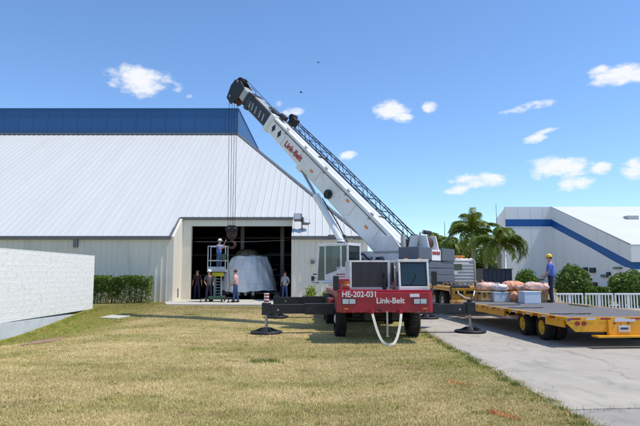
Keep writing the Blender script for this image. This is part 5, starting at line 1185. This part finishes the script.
# ================================================================== MAN LIFT
LY = 30.6; lx = xat(217.3, 290, LY); zpl = zat(270, LY) - ZA; zrl = zat(246.5, LY) - ZA
ml = thing('man_lift', 'vertical mast lift with white railed basket standing at the hangar door', 'lift', (lx, LY, ZA))
MB().box(-.38, .38, -.5, .5, .12, .30).build('base', 'lift_green', ml, bev=.02)
for sx in (-1, 1):
    for sy in (-1, 1):
        l_ = MB().tube([(sx * .3, sy * .35, .2), (sx * .72, sy * .7, .16), (sx * .74, sy * .72, .03)], .03, 6).build('outrigger_leg', 'black', ml); MB().cyl((sx * .74, sy * .72, .002), (sx * .74, sy * .72, .03), .09, n=12).build('pad', 'black', l_)
        MB().cyl((sx * .33 - .03, sy * .42, .09), (sx * .33 + .03, sy * .42, .09), .088, n=12).build('caster', 'rubber', ml)
for k, (w_, z1) in enumerate(((.2, 1.55), (.16, zpl - .05), (.12, zpl + .9))):
    for sx in (-1, 1): MB().box(sx * w_ - .022, sx * w_ + .022, .1 + k * .09, .17 + k * .09, .3, z1).build('mast_rail', 'lift_green' if k == 2 else 'lift_grey', ml)
for i in range(8): MB().box(-.2, .2, .16, .19, .4 + i * .16, .43 + i * .16).build('mast_rung', 'lift_grey', ml)
MB().box(-.3, .3, -.1, .35, zpl - .34, zpl - .13).build('counter_plate', 'lift_yel', ml, bev=.02)
MB().box(-.48, .48, -.4, .4, zpl - .10, zpl - .0).build('platform', 'lift_grey', ml, bev=.015)
for zz in (zpl + .5, zrl): MB().tube([(-.47, -.39, zz), (.47, -.39, zz), (.47, .39, zz), (-.47, .39, zz), (-.47, -.39, zz)], .026, 6).build('guard_rail', 'lift_grey', ml)
for sx in (-1, 1):
    for sy in (-1, 1): MB().cyl((sx * .47, sy * .39, zpl), (sx * .47, sy * .39, zrl), .026, n=8).build('rail_post', 'lift_grey', ml)
MB().box(-.47, .47, -.41, -.395, zpl, zpl + .17).build('toe_board', 'lift_grey', ml)
MB().box(.30, .52, -.46, -.42, zpl + .55, zpl + .85).build('control_box', 'lift_green', ml, bev=.01)
MB().tube([(.5, .3, zpl + .7), (.62, .3, .9), (.5, .3, .35)], .02, 5).build('control_cable', 'lift_green', ml)

# ================================================================== PEOPLE
def skinned(name, V, E, Rr, m, parent, sub=1):
    me = bpy.data.meshes.new(name); me.from_pydata([tuple(v) for v in V], E, []); me.materials.append(MT[m])
    o = bpy.data.objects.new(name, me); COL.objects.link(o); o.parent = parent
    import bmesh
    bm = bmesh.new(); bm.from_mesh(me); ly = bm.verts.layers.skin.verify(); bm.verts.ensure_lookup_table()
    for i, v in enumerate(bm.verts):
        r = Rr[i]; v[ly].radius = (r, r) if not isinstance(r, tuple) else r; v[ly].use_root = (i == 0)
    bm.to_mesh(me); bm.free()
    s_ = o.modifiers.new('skin', 'SKIN'); s_.use_smooth_shade = True; s_.branch_smoothing = .4
    u_ = o.modifiers.new('subsurf', 'SUBSURF'); u_.levels = sub; u_.render_levels = sub
    return o
def person(label, loc, rz, H_=1.75, shirt='blueshirt', pants='jeans', hat=None, arms=None, legs=None, head=(0, 0), bend=0., hatbrim=True):
    # faces local +x; y is to the left
    k = H_ / 1.75; t_ = thing('person', label, 'person', loc, rz)
    t_.scale = (k, k, k)
    arms = arms or {1: ((.02, .07, -.28), (.10, .03, -.24)), -1: ((.02, -.07, -.28), (.10, -.03, -.24))}
    legs = legs or {1: ((.02, .03, -.44), (-.03, .02, -.40)), -1: ((.02, -.03, -.44), (-.03, -.02, -.40))}
    pel = Vector((0, 0, .93)); wa = pel + Vector((bend * .1, 0, .14)); ch = wa + Vector((bend * .22, 0, .22)); nb = ch + Vector((bend * .15, 0, .15)); nk = nb + Vector((.015 + bend * .05, 0, .08)); hc = nk + Vector((.02 + head[0], head[1], .10)); ht = hc + Vector((.0, 0, .10))
    V = [pel, wa, ch, nb, nk, hc, ht]; E = [(0, 1), (1, 2), (2, 3), (3, 4), (4, 5), (5, 6)]
    Rb = [(.15, .12), (.14, .11), (.16, .125), (.08, .075), (.052, .052), (.082, .095), (.062, .07)]
    J = {}
    for s_ in (1, -1):
        sh = nb + Vector((0, s_ * .17, -.04)); el = sh + Vector(arms[s_][0]); wr = el + Vector(arms[s_][1]); hd_ = wr + (wr - el).normalized() * .07
        i = len(V); V += [sh, el, wr, hd_]; Rb += [.058, .040, .027, (.036, .02)]; E += [(3, i), (i, i + 1), (i + 1, i + 2), (i + 2, i + 3)]
        J[s_, 'arm'] = (sh, el, wr, hd_)
        hp = pel + Vector((0, s_ * .09, -.05)); kn = hp + Vector(legs[s_][0]); an = kn + Vector(legs[s_][1])
        i = len(V); V += [hp, kn, an]; Rb += [.085, .055, .036]; E += [(0, i), (i, i + 1), (i + 1, i + 2)]
        J[s_, 'leg'] = (hp, kn, an)
    body = skinned('body', V, E, Rb, 'skin', t_)
    # five fingers of unequal length on each hand, rooted in the palm
    for s_ in (1, -1):
        sh, el, wr, hd_ = J[s_, 'arm']; d = (hd_ - wr).normalized(); sd = d.cross(Vector((0, 1, 0))); sd = sd.normalized() if sd.length > .1 else Vector((1, 0, 0)); cu = d.cross(sd).normalized()
        mb = MB()
        for q, (off, ln) in enumerate(((-.026, .062), (-.009, .074), (.009, .078), (.026, .068))):
            a0 = hd_ + sd * off - d * .01; a1 = a0 + d * ln * .55 + cu * .006; a2 = a1 + d * ln * .38 + cu * -.018; mb.tube([a0, a1, a2], [.010, .0085, .006], 6)
        a0 = wr + d * .03 + sd * .03; mb.tube([a0, a0 + d * .028 + sd * .022, a0 + d * .055 + sd * .026], [.012, .011, .008], 6)
        mb.build('fingers', 'skin', body)['kind'] = 'stuff'
    # face: nose, eyes, mouth, ears; hair
    mb = MB(); mb.ball(hc + Vector((.098, 0, .005)), (.018, .014, .024), 8, 6); mb.build('nose', 'skin', body)
    for s_ in (1, -1):
        MB().ball(hc + Vector((.083, s_ * .033, .034)), (.010, .013, .008), 8, 5).build('eye', 'hair', body)
        MB().ball(hc + Vector((0, s_ * .088, .01)), (.022, .012, .033), 8, 6).build('ear', 'skin', body)
    MB().ball(hc + Vector((.084, 0, -.036)), (.010, .026, .006), 8, 5).build('mouth', 'hook', body)
    MB().ball(hc + Vector((-.022, 0, .055)), (.098, .094, .085), 14, 9, .03).build('hair', 'hair', body)
    # clothes
    V = [wa - Vector((0, 0, .20)), wa, ch, nb - Vector((0, 0, .01)), nb + Vector((.006, 0, .045))]; E = [(0, 1), (1, 2), (2, 3), (3, 4)]; Rb = [(.185, .155), (.175, .150), (.186, .155), (.15, .125), (.078, .075)]
    for s_ in (1, -1):
        sh, el, wr, hd_ = J[s_, 'arm']; i = len(V); V += [sh, sh.lerp(el, .55), sh.lerp(el, .98)]; Rb += [.084, .066, .058]; E += [(3, i), (i, i + 1), (i + 1, i + 2)]
    skinned('shirt', V, E, Rb, shirt, t_)
    V = [pel + Vector((0, 0, .02)), pel + Vector((0, 0, .13))]; E = [(0, 1)]; Rb = [(.162, .136), (.158, .13)]
    for s_ in (1, -1):
        hp, kn, an = J[s_, 'leg']; i = len(V); V += [hp, kn, an + Vector((0, 0, .03))]; Rb += [.102, .074, .062]; E += [(0, i), (i, i + 1), (i + 1, i + 2)]
        an = J[s_, 'leg'][2]
        MB().ball(an + Vector((.055, 0, -an.z + .048)), (.135, .05, .048), 12, 8).cyl(an + Vector((0, 0, -.03)), an + Vector((0, 0, .05)), .05, n=10).build('boot', 'boots', t_)
    skinned('trousers', V, E, Rb, pants, t_)
    MB().lathe(pel + Vector((0, 0, .075)), (0, 0, 1), [(0, .150), (.035, .150)], 18).build('belt', 'boots', t_) if False else None
    if hat:
        c = hc + Vector((.005, 0, .062)); h_ = MB().lathe(c, (0, 0, 1), [(-.002, .118), (.0, .120), (.05, .112), (.09, .085), (.112, .045), (.118, .005)], 20)
        h_.lathe(c - Vector((0, 0, .012)), (.0, 0, 1), [(0, .105), (.004, .142), (.010, .142), (.014, .118)], 20); ho_ = h_.build('hard_hat', hat, t_)
        MB().box(c.x + .06, c.x + .165, -.06, .06, c.z - .012, c.z - .003).build('peak', hat, ho_)
    return t_
A_ = {1: ((-.02, .09, -.27), (.16, -.06, -.17)), -1: ((-.05, -.08, -.27), (.17, .04, -.16))}
p = DW(552, 302.2)
person('man in blue shirt and yellow hard hat standing on the trailer deck', dkz(p), R(152), 1.72, 'blueshirt', 'navy', 'hat_y', {1: ((.03, .06, -.27), (.19, .0, -.13)), -1: ((.02, -.06, -.28), (.17, .04, -.15))}, None, (.0, 0))
def gpt(px, Y_, z=ZA): q = at(px, 300, Y_); return (q.x, Y_, z)
person('man in pink shirt and blue jeans standing beside the lift', gpt(235.3, 29.6), R(175), 1.70, 'pinkshirt', 'jeans', None, A_, {1: ((.05, .03, -.43), (-.02, .02, -.41)), -1: ((-.05, -.03, -.43), (-.08, -.02, -.40))})
person('worker in white hard hat and grey shirt standing left of the lift', gpt(208.5, 30.2), R(-60), 1.68, 'greyshirt', 'navy', 'hat_w', A_)
person('man in dark maroon shirt standing in the shade inside the door', gpt(196.8, 33.5), R(-80), 1.74, 'darkshirt', 'navy', None)
person('man in patterned black and white shirt and jeans at the right door jamb', gpt(285, 31.2), R(-110), 1.62, 'whiteshirt', 'jeans', None, A_)
person('worker in blue overalls and white hard hat up in the lift basket', (xat(219, 258, LY), LY - .02, ZA + zpl + .003), R(-20), 1.66, 'blueshirt', 'jeans', 'hat_w', {1: ((.16, .06, .02), (.14, -.05, .20)), -1: ((.14, -.06, -.2), (.2, .04, .04))})

# birds high above the crane
for (px, py, lb) in ((318, 62.5, 'tiny dark bird high above the boom'), (301, 92.3, 'tiny dark bird just above the boom top')):
    p = at(px, py, 60); t_ = MB().ball((0, 0, 0), (.16, .06, .06), 8, 6).add([(.06, 0, .02), (-.08, 0, .02), (-.05, .38, .12), (.02, .36, .12)], [(0, 1, 2, 3)]).add([(.06, 0, .02), (-.08, 0, .02), (-.05, -.38, .12), (.02, -.36, .12)], [(0, 1, 2, 3)]).build('bird', 'bird')
    t_.location = p; t_.rotation_euler = (R(20), 0, rnd(0, 3)); tag(t_, lb, 'bird', 'birds in the sky')

# ================================================================== SMALL WEAR AND FITTINGS
# crane: warning plates, bolts, hoses, hand rails, weld seams
for (x, z) in ((1.0, -.1), (2.2, .08), (4.2, -.12)): MB(BM).box(x, x + .16, .291, .294, z, z + .09).build('warning_plate', 'orange', b1)
for x in (.6, 1.9, 3.9, 6.2): MB(BM).box(x, x + .012, .2905, .2935, -.25, .25).build('weld_seam', 'boom_tip', b1)
mb = MB(BM)
for i in range(9): mb.cyl((7.26, .32, -.26 + i * .075), (7.26, .33, -.26 + i * .075), .016, n=6)
mb.build('collar_bolt', 'steel', b1)['kind'] = 'stuff'
MB(BM).tube([(-.2, .30, .24), (1.5, .31, .27), (4.0, .31, .25), (7.1, .31, .27)], .011, 5).build('boom_hose', 'black', b1)
for z in (.84, 1.25): MB().box(-.2, -.1, -.015, -.001, z - .02, z + .02).build('bumper_bolt', 'black', cr) if z < 1 else None
MB().box(.62, .86, -.016, -.002, 1.17, 1.25).build('warning_plate', 'lettering_white', cr)
mb = MB()
for i in range(11): mb.cyl((-1.05 + i * .21, -.004, .80), (-1.05 + i * .21, -.012, .80), .012, n=6)
mb.build('bumper_bolt', 'steel', cr)['kind'] = 'stuff'
MB().tube([(-1.1, .1, 1.345), (-1.1, .1, 1.47), (-.9, .1, 1.47), (-.9, .1, 1.345)], .013, 6).build('grab_handle', 'steel', cr)
MB().tube([(.30, .3, 1.345), (.30, .3, 1.9), (.34, .45, 2.0)], .013, 6).build('grab_handle', 'steel', cr)
MB(U).tube([(-.6, 1.5, 2.75), (-.6, 1.5, 2.86), (.6, 1.5, 2.86), (.6, 1.5, 2.75)], .012, 5).build('roof_rail', 'steel', cr)
MB(U).box(-.1, .12, 1.1, 1.3, 2.741, 2.80).build('roof_beacon', 'boom_grey', cr, bev=.01)
MB().box(-1.0, -.86, .62, .63, 1.42, 1.55).build('warning_plate', 'orange', cr)
mb = MB()
for i in range(7): mb.tube([(-.9 + i * .03, 2.2, .9), (-.6 + i * .04, 2.3 + rnd(-.1, .1), .62), (-.2 + i * .06, 2.1, .8)], .018, 5)
for i in range(5): mb.tube([(.5 + i * .06, 2.0, .95), (.6 + i * .05, 2.1, .55 + rnd(0, .1)), (.9, 2.3, .7)], .018, 5)
mb.build('brake_hose', 'rubber', cr)['kind'] = 'stuff'
MB(U).tube([(.95, -.45, 2.45), (.6, .1, 2.6), (.2, .45, 2.5), (-.4, .5, 2.2)], .03, 7).tube([(.9, .35, 2.1), (.3, .5, 2.5), (-.4, .5, 2.4), (-.8, .48, 2.0)], .025, 7).build('main_hose', 'rubber', cr)
# chains and binders along the trailer deck
for y_ in (1.0, 3.6, 5.2):
    mb = MB(); n = 26
    for i in range(n): mb.ball((.12 + (TW - .24) * (i + .5) / n * .35 + rnd(-.01, .01), y_ + .05 * math.sin(i * .6), DZ + .018), (.035, .018, .014), 6, 4)
    mb.build('deck_chain', 'black', tr)['kind'] = 'stuff'
MB().box(TW - .5, TW - .34, 4.0, 5.2, DZ + .002, DZ + .06).build('loose_timber', 'wood', tr)
# tie ropes round the tarpaulin, crates and racks deep in the hangar
for zz, rr in ((.42, 1.84), (1.25, 1.72)):
    MB().tube([((rr + .03 * math.sin(5 * a_)) * math.cos(a_), (rr + .03 * math.sin(7 * a_)) * math.sin(a_), zz + .05 * math.sin(2 * a_)) for a_ in [i * 2 * math.pi / 48 for i in range(49)]], .012, 4).build('tie_rope', 'strap', cp)
t_ = thing('storage_rack', 'grey steel storage rack deep in the dark hangar on the right', 'rack', (-2.6, 39.5, ZA - .005))
for x in (-.9, 0, .9): MB().box(x - .03, x + .03, -.03, .03, 0, 3.0).build('upright', 'boom_grey', t_)
for z in (.3, 1.2, 2.1, 2.9): MB().box(-.93, .93, -.031, .6, z, z + .05).build('shelf', 'boom_grey', t_)
# scattered low weeds and dead leaves in the lawn
sp_ = []
for i in range(150):
    y = 5.5 * (24 / 5.5) ** random.random(); x = rnd(-.6, .6) * y
    if -9.5 < x < 3.0: sp_.append((x, y))
tufts(sp_, 'clover_weeds', 'small scattered weeds among the dry mown grass', 'leaf', .030, 26, .05)
mb = MB()
for i in range(420):
    y = 5.2 * (26 / 5.2) ** random.random(); x = rnd(-.6, .6) * y
    if not -9.8 < x < 3.9: continue
    z = (float(zl(x, y)) if x < 3.15 else .01) + .012; a_ = rnd(0, 6.28); w_ = rnd(.008, .02); c_, s_ = math.cos(a_), math.sin(a_)
    mb.add([(x + c_ * w_ * 1.6, y + s_ * w_ * 1.6, z + rnd(0, .01)), (x - s_ * w_ * .6, y + c_ * w_ * .6, z), (x - c_ * w_ * 1.6, y - s_ * w_ * 1.6, z + rnd(0, .012)), (x + s_ * w_ * .6, y - c_ * w_ * .6, z)], [(0, 1, 2, 3)])
tag(mb.build('fallen_leaves', 'rust_slab', kind='stuff'), 'tiny brown dead leaves scattered over the lawn and road edge', 'leaves')
